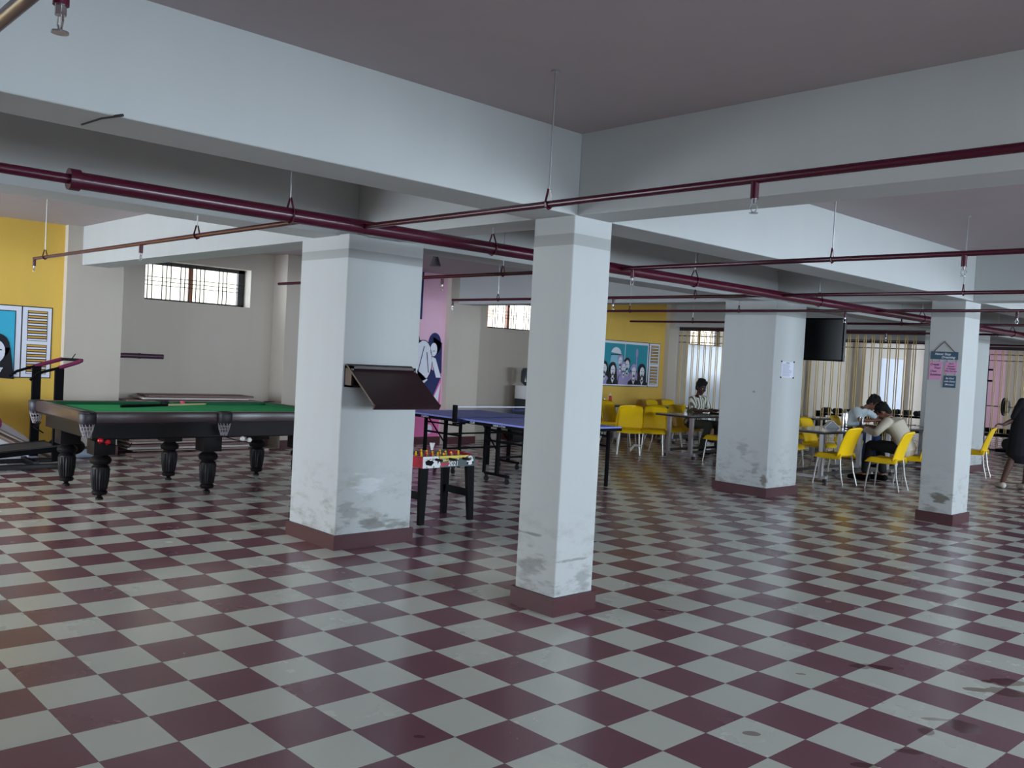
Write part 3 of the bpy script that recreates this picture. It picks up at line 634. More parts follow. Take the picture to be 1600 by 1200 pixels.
T = thing('woven_sack', 'white and pink printed woven sack slumped against the yellow wall', 'sack', (-9.39, -.1, 0))
blob('sack_body', (0, -.16, .40), (.13, .78, .19), SACK, T, 5, -.50, .012)
blob('sack_base', (0, -.1, .18), (.13, .60, .18), SACK, T, 7, -.2, .012)
pr_ = blob('printed_patch', (.06, -.05, .47), (.125, .17, .13), mat('pink_sack_print', (196, 60, 142), .6), T, 5, -.62, .012)
LATH = [mat('lath_wood_%d' % k, c, .7, noise=.2, nscale=5, stretch=(8, 1, 8)) for k, c in enumerate([(150, 128, 112), (196, 184, 172), (112, 88, 74), (214, 208, 202)])]
rl = random.Random(11)
for k in range(16):
    x = -9.22 + .04 * (k % 7) + rl.uniform(-.01, .01); lay = k // 7
    w, th = rl.uniform(.03, .038), rl.uniform(.012, .02)
    y1, z1 = .52 + rl.uniform(-.1, .04), .04; y0, z0 = -1.3, 1.0 + lay * .03 + rl.uniform(-.02, .03)
    d = Vector((0, y0 - y1, z0 - z1)); L_ = d.length
    o = obj('timber_lath', B().box(-w / 2, w / 2, 0, L_, 0, th, bev=.001), LATH[k % 4], None)
    zoff = .025 * lay
    o.matrix_world = Matrix.Translation((x, y1, z1 + zoff)) @ Matrix.Rotation(math.atan2(d.z, d.y), 4, 'X')
    tag(o, 'thin timber lath in the bundle sloping down beside the white sack', 'lath', 'timber laths leaning by the sack')
# ------------------------------------------------------------------ hinged board on the broad near pillar
BRW = mat('dark_brown_laminate', (48, 28, 32), .42, noise=.15, nscale=10, stretch=(1, 1, 8))
T = thing('wall_shelf', 'dark brown hinged board sloping out from the broad near pillar', 'shelf', (-3.21, 1.16, 1.2))
obj('hinge_box', B().box(.002, .10, -.305, -.285, .07, .235).box(.002, .10, .285, .305, .07, .235).box(.002, .10, -.305, .305, .215, .235).box(.002, .10, -.305, .305, .07, .085).box(.002, .012, -.305, .305, .07, .235), BRW, T)
v = Vector((.43, 0, -.29)); ang = math.atan2(.29, .40)
obj('sloping_board', B().box(0, .50, -.31, .31, -.009, .009, bev=.002, M=Matrix.Translation((.03, 0, .242)) @ Matrix.Rotation(ang, 4, 'Y')), BRW, T)
obj('front_lip', B().box(.485, .50, -.31, .31, -.03, .012, M=Matrix.Translation((.03, 0, .242)) @ Matrix.Rotation(ang, 4, 'Y')), BRW, T)
# ------------------------------------------------------------------ foosball table
FX, FY = -3.93, 2.37
T = thing('foosball_table', 'small foosball table with red ends beside the broad near pillar', 'table', (FX, FY, 0))
RED = mat('foosball_red', (180, 10, 52), .35); PITCH = mat('foosball_pitch', (40, 96, 60), .6); YELP = mat('yellow_print', (224, 206, 92), .4); GRP = mat('graphite_print', (62, 74, 76), .4)
fx, fy, z0, z1 = .23, .325, .52, .625
obj('end_panel', B().box(-fx, fx, -fy - .012, -fy, z0, z1, bev=.003), RED, T); obj('end_panel', B().box(-fx, fx, fy, fy + .012, z0, z1, bev=.003), RED, T)
sd = obj('side_panel', B().box(fx - .012, fx, -fy, fy, z0, z1), GRP, T); obj('side_panel', B().box(-fx, -fx + .012, -fy, fy, z0, z1), GRP, T)
obj('pitch', B().box(-fx + .012, fx - .012, -fy, fy, z0 + .005, z0 + .02), PITCH, T)
def FM(x): return Matrix(((0, 0, 1, x), (1, 0, 0, 0), (0, 1, 0, 0), (0, 0, 0, 1)))
def fprint(name, polys, M, d):
    b = B()
    for p in polys: b.prism(p, .0015, FM(fx + d))
    obj(name, b, M, sd)
fprint('yellow_arch_print', [[(-.12, z0 + .05), (.16, z0 + .078), (.22, z1), (-.14, z1)]], YELP, .0)
fprint('white_ball_print', [[(-fy, z0), (-.13, z0), (-.12, z0 + .03), (-.15, z1), (-fy, z1)]], WHITE, .001)
fprint('black_patch_print', [[(-.29, z0 + .03), (-.23, z0 + .02), (-.20, z0 + .05), (-.245, z0 + .085), (-.30, z0 + .06)], [(-.155, z0 + .03), (-.14, z0 + .06), (-.16, z0 + .065)], ell(-.28, z0 + .01, .006, .005, 8), ell(-.20, z0 + .01, .007, .006, 8)], BLACK, .003)
fprint('red_band_print', [[(-.12, z0 + .01), (-.02, z0 + .02), (-.02, z0 + .045), (-.12, z0 + .04)]], RED, .0015)
fprint('white_ball_print', [ell(.235, z0 + .055, .042, .045, 9)], WHITE, .001)
fprint('black_patch_print', [ell(.235, z0 + .07, .014, .014, 5), ell(.205, z0 + .03, .012, .012, 5), ell(.268, z0 + .035, .012, .012, 5)], BLACK, .003)
text('side_lettering', '2021', .062, WHITE, FM(fx + .004) @ Matrix.Translation((.03, z0 + .03, 0)), sd, .0008)
for k in range(8):
    y = -fy + .045 + k * .08; team = YCH if k % 2 else RED
    side = 1 if k % 2 else -1
    r = obj('player_rod', B().tube([(-fx - .06, y, z1 - .025), (fx + .06, y, z1 - .025)], .005, 8), CHROME, T, 40)
    obj('hand_grip', B().tube([(side * (fx + .03), y, z1 - .025), (side * (fx + .12), y, z1 - .025)], .012, 10), RUB, r, 40)
    for q in range([1, 2, 3, 5, 5, 3, 2, 1][k]):
        n = [1, 2, 3, 5, 5, 3, 2, 1][k]; x = (q - (n - 1) / 2) * .085
        obj('player_figure', B().box(x - .011, x + .011, y - .006, y + .006, z1 - .062, z1 + .0, bev=.003).ball((x, y, z1 + .010), .010, 8), team if k % 2 else RED, r)
for sx in (-1, 1):
    for sy in (-1, 1):
        b = B(); x0, y0 = sx * (fx - .05), sy * (fy - .05); x1, y1 = sx * (fx - .03), sy * (fy - .0)
        vs_ = []
        for (cx, cy, z, w) in ((x1, y1 - sy * .03, 0, .028), (x0, y0, z0, .045)):
            vs_.append([b.b.verts.new((cx + dx * .02, cy + dy * w, z)) for dx, dy in ((-1, -1), (1, -1), (1, 1), (-1, 1))])
        for k in range(4): b.b.faces.new((vs_[0][k], vs_[0][(k + 1) % 4], vs_[1][(k + 1) % 4], vs_[1][k]))
        b.b.faces.new(vs_[0][::-1]); b.b.faces.new(vs_[1]); obj('leg', b, BLACK, T)
for sy in (-1, 1): obj('leg_brace', B().box(-fx + .05, fx - .05, sy * (fy - .04) - .008, sy * (fy - .04) + .008, .22, .29), BLACK, T)
q = bpy.data.objects.new('x', None)
bpy.data.objects.remove(q)
tag(obj('shuttlecock', B().lathe([(.005, 0), (.012, .004), (.013, .02), (.028, .07), (.027, .071)], (FX - .12, FY + .05, z1 + .012), 12), WHITE, None, 40), 'small white shuttlecock standing on the foosball table rods', 'shuttlecock')
tag(obj('orange_ball', B().ball((FX - .09, FY - .24, z1 + .012), .022, 12), mat('orange_plastic', (232, 96, 48), .4), None, 50), 'small orange ball on the near red end of the foosball table', 'ball')
# ------------------------------------------------------------------ table tennis table
TTB = mat('blue_table_top', (138, 152, 236), .6); NV = mat('navy_print', (22, 30, 90), .4)
ty0, ty1, tx0, tx1, tz = 4.44, 5.96, -7.4, -4.66, .76
tc_ = (tx0 + tx1) / 2
T = thing('table_tennis_table', 'blue folding table tennis table on a wheeled black frame', 'table', (tc_, (ty0 + ty1) / 2, 0))
hx, hy = (tx1 - tx0) / 2, (ty1 - ty0) / 2
for s in (-1, 1):
    lo, hi = sorted((s * .004, s * hx))
    tp = obj('table_half', B().box(lo, hi, -hy, hy, tz - .018, tz), TTB, T)
    b = B().box(lo, hi, -hy, -hy + .02, tz - .055, tz - .0181).box(lo, hi, hy - .02, hy, tz - .055, tz - .0181).box(s * hx - .01 * (s + 1), s * hx + .01 * (1 - s), -hy, hy, tz - .055, tz - .0181)
    obj('edge_frame', b, BLACK, tp)
    obj('white_line', B().box(lo, hi, -hy, -hy + .02, tz, tz + .0006).box(lo, hi, hy - .02, hy, tz, tz + .0006).box(s * hx - .02 * (s > 0), s * hx + .02 * (s < 0), -hy, hy, tz, tz + .0006).box(lo, hi, -.002, .002, tz, tz + .0006), M_WHITE, tp)
    for sy in (-1, 1):
        y = sy * (hy - .18); xc = s * .52
        fr = obj('wheel_frame', B().box(xc - .22, xc + .22, y - .015, y + .015, .085, .115).box(xc - .02, xc + .02, y - .02, y + .02, .1, tz - .05), BLACK, T)
        for dx in (-.19, .19):
            obj('caster', B().tube([(xc + dx, y - .012, .035), (xc + dx, y + .012, .035)], .034, 14).box(xc + dx - .012, xc + dx + .012, y - .018, y + .018, .05, .09), RUB, fr, 40)
        xe = s * (hx - .42) if s < 0 else s * (hx - .06)
        obj('leg', B().box(xe - .018, xe + .018, y - .018, y + .018, 0, tz - .05), BLACK, T)
        xm = s * .22 if s < 0 else s * .28
        obj('leg', B().box(xm - .016, xm + .016, y - .016, y + .016, .10, tz - .05), BLACK, T)
        a, c = sorted((xe, xm))
        obj('stretcher', B().box(a, c, y - .01, y + .01, tz - .26, tz - .235).box(a, c, y - .01, y + .01, tz - .13, tz - .11), BLACK, T)
        obj('diagonal_brace', B().tube([(xc, y, .38), (s * .22 if s > 0 else s * .9, y, tz - .06)], .010, 6), BLACK, T)
    obj('stretcher', B().box(s * .52 - .012, s * .52 + .012, -hy + .18, hy - .18, .30, .325).box(s * .52 - .012, s * .52 + .012, -hy + .18, hy - .18, .50, .52), BLACK, T)
def TM(y): return Matrix(((1, 0, 0, 0), (0, 0, 1, y - .002), (0, 1, 0, 0), (0, 0, 0, 1)))
text('edge_lettering', 'CLUB', .036, M_WHITE, TM(-hy - .001) @ Matrix.Translation((.22, tz - .034, 0)), T, .0008)
text('edge_lettering', 'UNDER 17 STAG', .03, M_WHITE, TM(-hy - .001) @ Matrix.Translation((.72, tz - .036, 0)), T, .0008)
text('edge_lettering', 'CHAMPION', .03, M_WHITE, TM(-hy - .001) @ Matrix.Translation((-.75, tz - .036, 0)), T, .0008)
obj('blue_swoosh', B().prism([(-.16, tz - .055), (.02, tz - .05), (.16, tz - .02), (-.05, tz - .005), (-.18, tz - .02)], .002, TM(-hy - .002)), NV, T)
n_ = thing('table_tennis_net', 'dark net with white tape clamped across the blue table', 'net', (tc_, (ty0 + ty1) / 2, tz))
NETM = bpy.data.materials.new('fine_net'); NETM.use_nodes = True; t_ = NETM.node_tree; bs = t_.nodes['Principled BSDF']; bs.inputs['Base Color'].default_value = (.02, .03, .06, 1); bs.inputs['Alpha'].default_value = .2
obj('net_mesh', B().box(-.0012, .0012, -hy - .1, hy + .1, .012, .14), NETM, n_)
obj('net_tape', B().box(-.004, .004, -hy - .1, hy + .1, .138, .153), M_WHITE, n_)
obj('net_band', B().box(-.003, .003, -hy - .1, hy + .1, .002, .014), NV, n_)
obj('centre_mark', B().box(-.003, .003, .1, .34, .088, .112), NV, n_)
for s in (-1, 1):
    p = obj('net_post', B().box(-.03, .03, s * (hy + .11) - .02, s * (hy + .11) + .02, -.05, .17, bev=.005), BLACK, n_)
    obj('post_clamp', B().box(-.03, .03, min(s * (hy - .05), s * (hy + .12)), max(s * (hy - .05), s * (hy + .12)), -.075, -.056), BLACK, n_)
# ------------------------------------------------------------------ yellow chairs
def make_chair(label):
    t = thing('dining_chair', label, 'chair')
    w, d = .42, .42
    def seat(u, v):      # u across, v front to back
        y = (u - .5) * w; x = .22 - v * .42
        z = .445 + .012 * ((2 * u - 1) ** 2) - .012 * math.sin(PI * v)
        e = max(abs(2 * u - 1) - .86, 0) / .14; f = max(.12 - v, 0) / .12
        dz = -.07 * max(e, f) ** 1.3
        x += .012 * f - .0; y += math.copysign(.012 * e, u - .5)
        return (x, y, z + dz)
    obj('seat', B().grid(seat, 14, 14), YCH, t, 60, solid=.012)
    def back(u, v):
        z = .42 + .42 * v; wd = (.214 - .012 * v ** 2)
        a = (2 * u - 1)
        if v > .85: wd *= math.sqrt(max(0, 1 - ((v - .85) / .15) ** 2 * .16))
        y = a * wd; x = -.185 - .085 * v - .045 * v * v + .05 * a * a * (1 - .3 * v)
        z -= .02 * a * a * v
        if v > .97: x -= .012
        return (x, y, z)
    obj('backrest', B().grid(back, 12, 12), YCH, t, 60, solid=.014)
    for sx, sy in ((1, 1), (1, -1), (-1, 1), (-1, -1)):
        x0, y0 = (.17 if sx > 0 else -.16), sy * .165
        obj('leg', B().tube([(x0, y0, .435), (x0 + sx * .03, y0 + sy * .012, .2), (x0 + sx * (.05 if sx > 0 else .085), y0 + sy * .03, 0)], [.013, .012, .010], 8), LEGM, t, 40)
    return t
chair0 = None
CHG = 'yellow plastic dining chairs'
def chair(x, y, deg, label):
    global chair0
    if chair0 is None:
        chair0 = make_chair(label); chair0['group'] = CHG; chair0.location = (x, y, 0); chair0.rotation_euler.z = math.radians(deg); return chair0
    return dup(chair0, (x, y, 0), math.radians(deg), label, CHG)
# around the middle table
chair(-7.30, 9.36, -52, 'bright yellow chair facing the camera, left of the adjoining pair before the yellow wall')
chair(-7.10, 9.77, -56, 'bright yellow chair facing the camera, right of the adjoining pair before the yellow wall')
chair(-7.75, 9.72, 150, 'yellow chair backing onto the bright pair, facing the wall counter')
chair(-7.30, 10.42, -8, 'yellow chair with shaded orange back, pushed in beside the steel-legged table')
chair(-7.34, 11.04, 3, 'yellow chair on which the man in the striped shirt sits')
chair(-8.0, 11.35, 178, 'yellow chair just behind the shaded orange one, only its back top showing')
chair(-5.86, 10.02, 176, 'empty yellow chair facing left across the table from the striped-shirt man')
chair(-8.45, 10.35, 0, 'yellow chair tucked below the wall counter, seat at the blue table corner')
chair(-9.0, 12.45, 2, 'yellow chair beyond the black table edge, nearer the mural')
chair(-9.0, 13.0, -2, 'yellow chair beyond the black table edge, nearer the pale mirror')
# around the long table
chair(-3.50, 9.36, 178, 'empty yellow chair facing left, pushed under the near end of the long table')
chair(-4.62, 9.95, 4, 'yellow chair against the broad far pillar edge, facing right across the long table')
chair(-2.86, 9.62, 186, 'empty yellow chair at the front right, its back toward the slim far pillar')
chair(-2.86, 10.52, 186, 'yellow chair under the man in the cream shirt')
chair(-4.60, 10.95, 0, 'yellow chair behind the napkin stand on the far side of the long table')
chair(-4.86, 12.5, 8, 'yellow chair under the man in the white t-shirt')
chair(-5.6, 12.35, 10, 'yellow chair with orange-looking back showing above the napkin stand')
chair(-5.85, 11.6, 170, 'yellow chair at the fence table whose back shows behind the long table, nearer the pillar')
chair(-6.25, 12.0, 170, 'yellow chair at the fence table half hidden by the broad far pillar')
chair(-2.95, 13.06, 190, 'backlit brownish yellow chair right of the slim far pillar, beside the dark-dressed person')
chair(-3.20, 12.40, 250, 'backlit yellow chair mostly hidden behind the slim far pillar')
# ------------------------------------------------------------------ dining tables
GRAN = mat('grey_granite', (116, 120, 122), .12, noise=.35, nscale=60); GEDGE = mat('granite_edge', (34, 36, 40), .25, noise=.3, nscale=60)
def dtable(x0, x1, y0, y1, label, full=True):
    t = thing('dining_table', label, 'table', ((x0 + x1) / 2, (y0 + y1) / 2, 0)); hx, hy = (x1 - x0) / 2, (y1 - y0) / 2
    obj('table_top', B().box(-hx, hx, -hy, hy, .735, .752, bev=.003), GRAN, t)
    obj('top_edge', B().box(-hx + .003, hx - .003, -hy + .003, hy - .003, .712, .735), GEDGE, t)
    for sx in (-1, 1):
        for sy in (-1, 1):
            x, y = sx * (hx - .14), sy * (hy - .22)
            obj('leg', B().box(x - .03, x + .03, y - .03, y + .03, .06, .712), STEEL, t)
        obj('floor_bar', B().box(sx * (hx - .14) - .02, sx * (hx - .14) + .02, -hy + .22, hy - .22, .10, .14), DSTEEL, t)
    for sy in (-1, 1):
        f = obj('foot_bar', B().box(-hx + .05, hx - .05, sy * (hy - .22) - .025, sy * (hy - .22) + .025, .055, .095), STEEL, t)
        for sx in (-1, 1): obj('caster', B().box(sx * (hx - .07) - .025, sx * (hx - .07) + .025, sy * (hy - .22) - .02, sy * (hy - .22) + .02, .0, .056), DSTEEL, f)
    return t
dtable(-6.95, -6.2, 9.6, 11.5, 'granite topped steel table in front of the man in the striped shirt')
dtable(-4.3, -3.55, 9.1, 11.0, 'long granite topped steel table holding the napkin stand')
dtable(-4.3, -3.55, 11.25, 13.1, 'granite topped table before the man in the white t-shirt')
dtable(-9.3, -8.75, 9.6, 11.05, 'granite topped counter table along the yellow wall')
dtable(-8.75, -8.25, 11.8, 13.2, 'dark edged table in the corner by the fence, ringed by yellow chairs')
dtable(-6.75, -5.6, 12.6, 13.3, 'dark edged table set against the barred fence behind the long table')
# things on the tables
TZ = .7525
def on(px, py, z=TZ): return unproj(px, py, z)
def tumbler(p, label, r=.032, h=.11): return tag(obj('steel_tumbler', B().lathe([(r * .8, 0), (r * .82, .002), (r, h), (r * .93, h), (r * .75, .01)], p, 20), CHROME, None, 50), label, 'tumbler')
t = thing('ketchup_bottle', 'red ketchup squeeze bottle with white cap on the wall counter', 'bottle', (-9.0, 10.78, TZ))
obj('bottle_body', B().lathe([(.030, 0), (.034, .01), (.034, .12), (.030, .15), (.018, .165)]), mat('ketchup_red', (190, 16, 30), .3), t, 40)
obj('cap', B().lathe([(.020, .165), (.020, .19), (.006, .20), (.004, .225)]), WHITE, t, 40)
tumbler((-9.0, 10.60, TZ), 'short steel tumbler beside the ketchup bottle', .03, .10)
tumbler((-9.05, 10.35, TZ), 'steel tumbler further along the counter from the ketchup bottle', .03, .08)
q = on(1299, 668)
NAPK = mat('napkin_paper', (222, 220, 216), .8); HOLD = mat('grey_napkin_holder', (120, 124, 128), .4)
t = thing('napkin_holder', 'arched napkin holder with white napkins on the long table', 'napkin holder', (q.x, q.y, TZ), math.radians(45))
obj('holder', B().prism([(-.10, 0), (.10, 0), (.02, .078), (-.02, .078)], .10, Matrix(((1, 0, 0, 0), (0, 0, -1, .05), (0, 1, 0, 0), (0, 0, 0, 1)))), HOLD, t)
b = B(); M5 = Matrix(((1, 0, 0, 0), (0, 0, -1, .056), (0, 1, 0, 0), (0, 0, 0, 1)))
b.prism([(-.12, .004), (-.108, 0), (-.02, .082), (0, .094), (.02, .082), (.108, 0), (.12, .004), (.02, .098), (0, .106), (-.02, .098)], .112, M5)
obj('napkins', b, NAPK, t)
q = on(1319, 667); t = thing('steel_jug', 'tall steel water jug beside the napkin holder', 'jug', (q.x, q.y, TZ))
obj('jug_body', B().lathe([(.045, 0), (.05, .005), (.05, .20), (.044, .24), (.05, .25), (.046, .25)]), CHROME, t, 40)
q = on(1329, 666); tumbler((-3.86, 10.85, TZ), 'steel tumbler standing right of the tall jug', .034, .17)
def plate(x, y, label, food=True):
    t = thing('dinner_plate', label, 'plate', (x, y, TZ))
    obj('plate_dish', B().lathe([(.07, 0), (.13, .012), (.15, .022), (.146, .024), (.12, .014), (.06, .006)], (0, 0, 0), 28), BLACK, t, 40)
    if food:
        obj('rice', B().ball((.02, .02, .018), .05, 14, (1, 1, .5)), mat('cooked_rice', (226, 220, 200), .8, bump=.5, noise=.1, nscale=80), t)
        obj('curry', B().ball((-.05, -.03, .014), .035, 12, (1, 1, .4)), mat('curry', (196, 132, 36), .5), t)
plate(-4.0, 12.1, 'dark plate of food in front of the man in the white t-shirt')
plate(-3.78, 10.45, 'dark plate with food by the cream-shirt man')
plate(-6.6, 10.95, 'dark plate under the hands of the striped-shirt man')
# rolled paper and small box on the fence table
q = on(1268, 648); tag(obj('paper_roll', B().tube([(-6.42, 13.0, TZ + .035), (-6.25, 13.15, TZ + .035)], .034, 16), mat('pale_paper', (205, 214, 218), .6), None, 50), 'pale rolled sheet lying on the fence table', 'roll')
a = P3(985, 703, -6.95); c = P3(1002, 692, -6.95)
def ribbon(u, v):
    p = a.lerp(c, u) + Vector((0, 0, .03 * math.sin(u * 5))); p.z += (v - .5) * .05 * (1.3 - u); return (p.x + .01 * math.sin(u * 9), p.y, p.z)
o = obj('tied_strip', B().grid(ribbon, 14, 2), WHITE, chair0, 60, solid=.004); o['label'] = 'white cloth strip tied to the leg'
o.matrix_parent_inverse = (Matrix.Translation(chair0.location) @ Matrix.Rotation(chair0.rotation_euler.z, 4, 'Z')).inverted()
b = B()
# ------------------------------------------------------------------ television, notice, hanging sign
t = thing('television', 'black flat television held out beside the broad far pillar', 'television', (-3.27, 8.02, 1.74))
obj('screen_body', B().box(-.48, .48, -.02, .03, 0, .555, bev=.006), mat('tv_black', (8, 8, 10), .35), t)
obj('bezel', B().box(-.48, .48, -.026, -.02, 0, .02).box(-.48, .48, -.026, -.02, .535, .555).box(-.48, -.46, -.026, -.02, 0, .555).box(.46, .48, -.026, -.02, 0, .555), BLACK, t)
obj('wall_bracket', B().box(-.46, -.30, -.25, -.02, .22, .30).box(-.48, -.28, -.262, -.25, .12, .4), DSTEEL, t)
t = thing('paper_notice', 'printed white sheet taped by four black corners to the broad far pillar', 'notice', (-3.2, 7.37, 1.5))
obj('sheet', B().box(.001, .003, -.145, .145, 0, .2), mat('notice_paper', (206, 208, 224), .7), t)
b = B(); rr = random.Random(4)
for k in range(12): b.box(.003, .0036, -.12, -.12 + rr.uniform(.15, .24), .165 - k * .0135, .169 - k * .0135)
obj('printed_lines', b, mat('ink_grey', (120, 122, 132), .7), t); obj('heading_line', B().box(.003, .0036, -.04, .04, .181, .189), BLACK, t)
for y, z in ((-.15, .2), (.15, .2), (-.15, 0), (.15, 0)): obj('corner_tape', B().box(.003, .005, y - .014, y + .014, z - .01, z + .01), BLACK, t)
SB = mat('sign_teal', (52, 84, 104), .6, noise=.15); SP = mat('sign_pink', (216, 152, 196), .6, noise=.06); STR = mat('sign_string', (70, 60, 56), .8)
t = thing('hanging_sign', 'teal and pink board sign with lettering hung by cord on the slim far pillar', 'sign', (-1.25, 7.28, 0))
def SM(x, z, y=-.012): return Matrix(((1, 0, 0, x), (0, 0, -1, y), (0, 1, 0, z), (0, 0, 0, 1)))
def board(name, x0, x1, z0, z1, M): return obj(name, B().box(x0, x1, -.012, -.002, z0, z1, bev=.002), M, t)
h = board('header_board', -.148, .142, 1.80, 1.885, SB)
b1 = board('left_board', -.155, -.022, 1.575, 1.775, SP); b2 = board('right_board', .012, .138, 1.65, 1.772, SP); b3 = board('lower_board', .005, .135, 1.495, 1.625, SB)
text('lettering', 'Never Stop', .036, M_WHITE, SM(-.02, 1.858), h, .0008, .3); text('lettering', 'Dreaming', .036, M_WHITE, SM(.04, 1.824), h, .0008, .3)
for s_, z, x in (('Create', 1.742, -.10), ('Your', 1.705, -.07), ('Own', 1.668, -.11), ('Sunshine', 1.63, -.085)): text('lettering', s_, .034, M_BLK, SM(x, z), b1, .0008, .3)
for s_, z in (('Do It', 1.755), ('Because', 1.728), ('It Changes', 1.701), ('Who You Are', 1.674)): text('lettering', s_, .022, M_BLK, SM(.075, z), b2, .0008, .3)
for s_, z in (('Be Kind', 1.595), ('with Every', 1.562), ('Moment', 1.527)): text('lettering', s_, .027, M_WHITE, SM(.07, z), b3, .0008, .3)
obj('cord', B().tube([(-.12, -.006, 1.88), (-.01, -.006, 2.0), (.10, -.006, 1.885)], .004, 6), STR, t)
b = B()
for x, za, zb_ in ((-.13, 1.775, 1.80), (-.05, 1.775, 1.80), (.03, 1.772, 1.80), (.125, 1.772, 1.80), (.025, 1.625, 1.65), (.12, 1.625, 1.65)): b.tube([(x, -.007, za), (x, -.007, zb_)], .002, 5)
obj('link_cords', b, STR, t)
# ------------------------------------------------------------------ water cooler half hidden behind the slim near pillar
t = thing('water_cooler', 'dark and white water cooler beside the grey wall behind the blue table', 'cooler', (-9.55, 9.0, 0))
obj('cabinet', B().box(-.16, .16, -.16, .16, 0, .80, bev=.01), mat('cooler_dark', (44, 44, 46), .4), t); obj('front_panel', B().box(-.165, .17, -.165, .165, .80, 1.05, bev=.01), WHITE, t)
obj('tap_recess', B().box(.17, .174, -.10, .10, .86, .98), BLACK, t); obj('bottle', B().lathe([(.05, 1.05), (.13, 1.12), (.13, 1.32), (.10, 1.38), (.02, 1.39)]), mat('dark_bottle', (60, 66, 70), .2), t, 40)
# ------------------------------------------------------------------ people
def V(*a): return Vector(a)
def etube(b, pts, side, n=14):
    """tapered limb: pts = (position, half width along side, half depth); closed with rounded ends"""
    side = Vector(side).normalized(); P_ = [(Vector(p), a, c) for p, a, c in pts]
    d0 = (P_[1][0] - P_[0][0]).normalized(); d1 = (P_[-1][0] - P_[-2][0]).normalized()
    P_ = [(P_[0][0] - d0 * min(P_[0][1:]) * .6, P_[0][1] * .55, P_[0][2] * .55)] + P_ + [(P_[-1][0] + d1 * min(P_[-1][1:]) * .6, P_[-1][1] * .55, P_[-1][2] * .55)]
    rings = []
    for i, (p, a, c) in enumerate(P_):
        d = (P_[min(i + 1, len(P_) - 1)][0] - P_[max(i - 1, 0)][0]).normalized()
        s = side - d * side.dot(d); s = s.normalized() if s.length > .05 else d.orthogonal().normalized()
        f = d.cross(s)
        rings.append([b.b.verts.new(p + s * a * math.cos(2 * PI * k / n) + f * c * math.sin(2 * PI * k / n)) for k in range(n)])
    for r0, r1 in zip(rings, rings[1:]):
        for k in range(n): b.b.faces.new((r0[k], r0[(k + 1) % n], r1[(k + 1) % n], r1[k]))
    b.b.faces.new(rings[0][::-1]); b.b.faces.new(rings[-1])
def eball(b, c, M, r, n=18):
    g = bmesh.ops.create_uvsphere(b.b, u_segments=n, v_segments=12, radius=1)['verts']
    for v in g: v.co = M @ Vector((v.co.x * r[0], v.co.y * r[1], v.co.z * r[2])) + c
def fuse(name, b, M, parent, vox=.009, smooth=4):
    bmesh.ops.recalc_face_normals(b.b, faces=b.b.faces[:])
    me = bpy.data.meshes.new(name); b.b.to_mesh(me); b.b.free(); o = bpy.data.objects.new(name, me); C.objects.link(o)
    r = o.modifiers.new('r', 'REMESH'); r.mode = 'VOXEL'; r.voxel_size = vox; s = o.modifiers.new('s', 'SMOOTH'); s.iterations = smooth; s.factor = .5
    dg = bpy.context.evaluated_depsgraph_get(); m2 = bpy.data.meshes.new_from_object(o.evaluated_get(dg)); m2.name = name
    bpy.data.objects.remove(o); m2.materials.clear(); m2.materials.append(M)
    for p in m2.polygons: p.use_smooth = True
    o = bpy.data.objects.new(name, m2); C.objects.link(o); o.parent = parent; return o
def basis(f, u):
    f = Vector(f).normalized(); u = Vector(u); u = (u - f * u.dot(f)).normalized(); s = u.cross(f)   # s = left
    return Matrix((f, s, u)).transposed()
def head(b, c, f, u, sc_=1.06):
    R = basis(f, u)
    def at(x, y, z): return c + R @ (Vector((x, y, z)) * sc_)
    eball(b, at(-.012, 0, .03), R, (.096 * sc_, .076 * sc_, .095 * sc_))       # skull
    eball(b, at(.022, 0, -.035), R, (.062 * sc_, .058 * sc_, .080 * sc_))      # face and jaw
    eball(b, at(.050, 0, -.095), R, (.026 * sc_, .026 * sc_, .020 * sc_))      # chin
    eball(b, at(.078, 0, .022), R, (.014 * sc_, .045 * sc_, .010 * sc_))       # brow
    for s in (-1, 1):
        eball(b, at(.058, s * .036, -.025), R, (.026 * sc_, .020 * sc_, .024 * sc_))   # cheek
        eball(b, at(-.005, s * .078, -.005), R, (.016 * sc_, .008 * sc_, .030 * sc_))  # ear
    etube(b, [(at(.082, 0, .008), .008, .008), (at(.106, 0, -.028), .015, .012)], R @ Vector((0, 1, 0)), 10)   # nose
    eball(b, at(.082, 0, -.062), R, (.012 * sc_, .024 * sc_, .008 * sc_))      # lips
    return R, at
def face_bits(par, R, at, skin_dark=True):
    b = B()
    for s in (-1, 1): eball(b, at(.0785, s * .031, .004), R, (.010, .014, .0085), 12)
    e = fuse_simple('eyes', b, mat('eye_white', (216, 212, 206), .3), par)
    b = B()
    for s in (-1, 1): eball(b, at(.086, s * .031, .004), R, (.004, .006, .006), 10)
    fuse_simple('irises', b, BLACK, par)
    b = B()
    for s in (-1, 1): etube(b, [(at(.084, s * .016, .026), .003, .004), (at(.080, s * .05, .028), .003, .003)], (0, 0, 1), 8)
    fuse_simple('eyebrows', b, HAIRM, par)
    b = B(); eball(b, at(.090, 0, -.062), R, (.006, .021, .0055), 12); fuse_simple('lips', b, mat('lip', (110, 60, 56), .5), par)
def fuse_simple(name, b, M, par):
    o = obj(name, b, M, par, 60); return o
HAIRM = mat('black_hair', (12, 10, 10), .85, noise=.3, nscale=40, bump=.6)
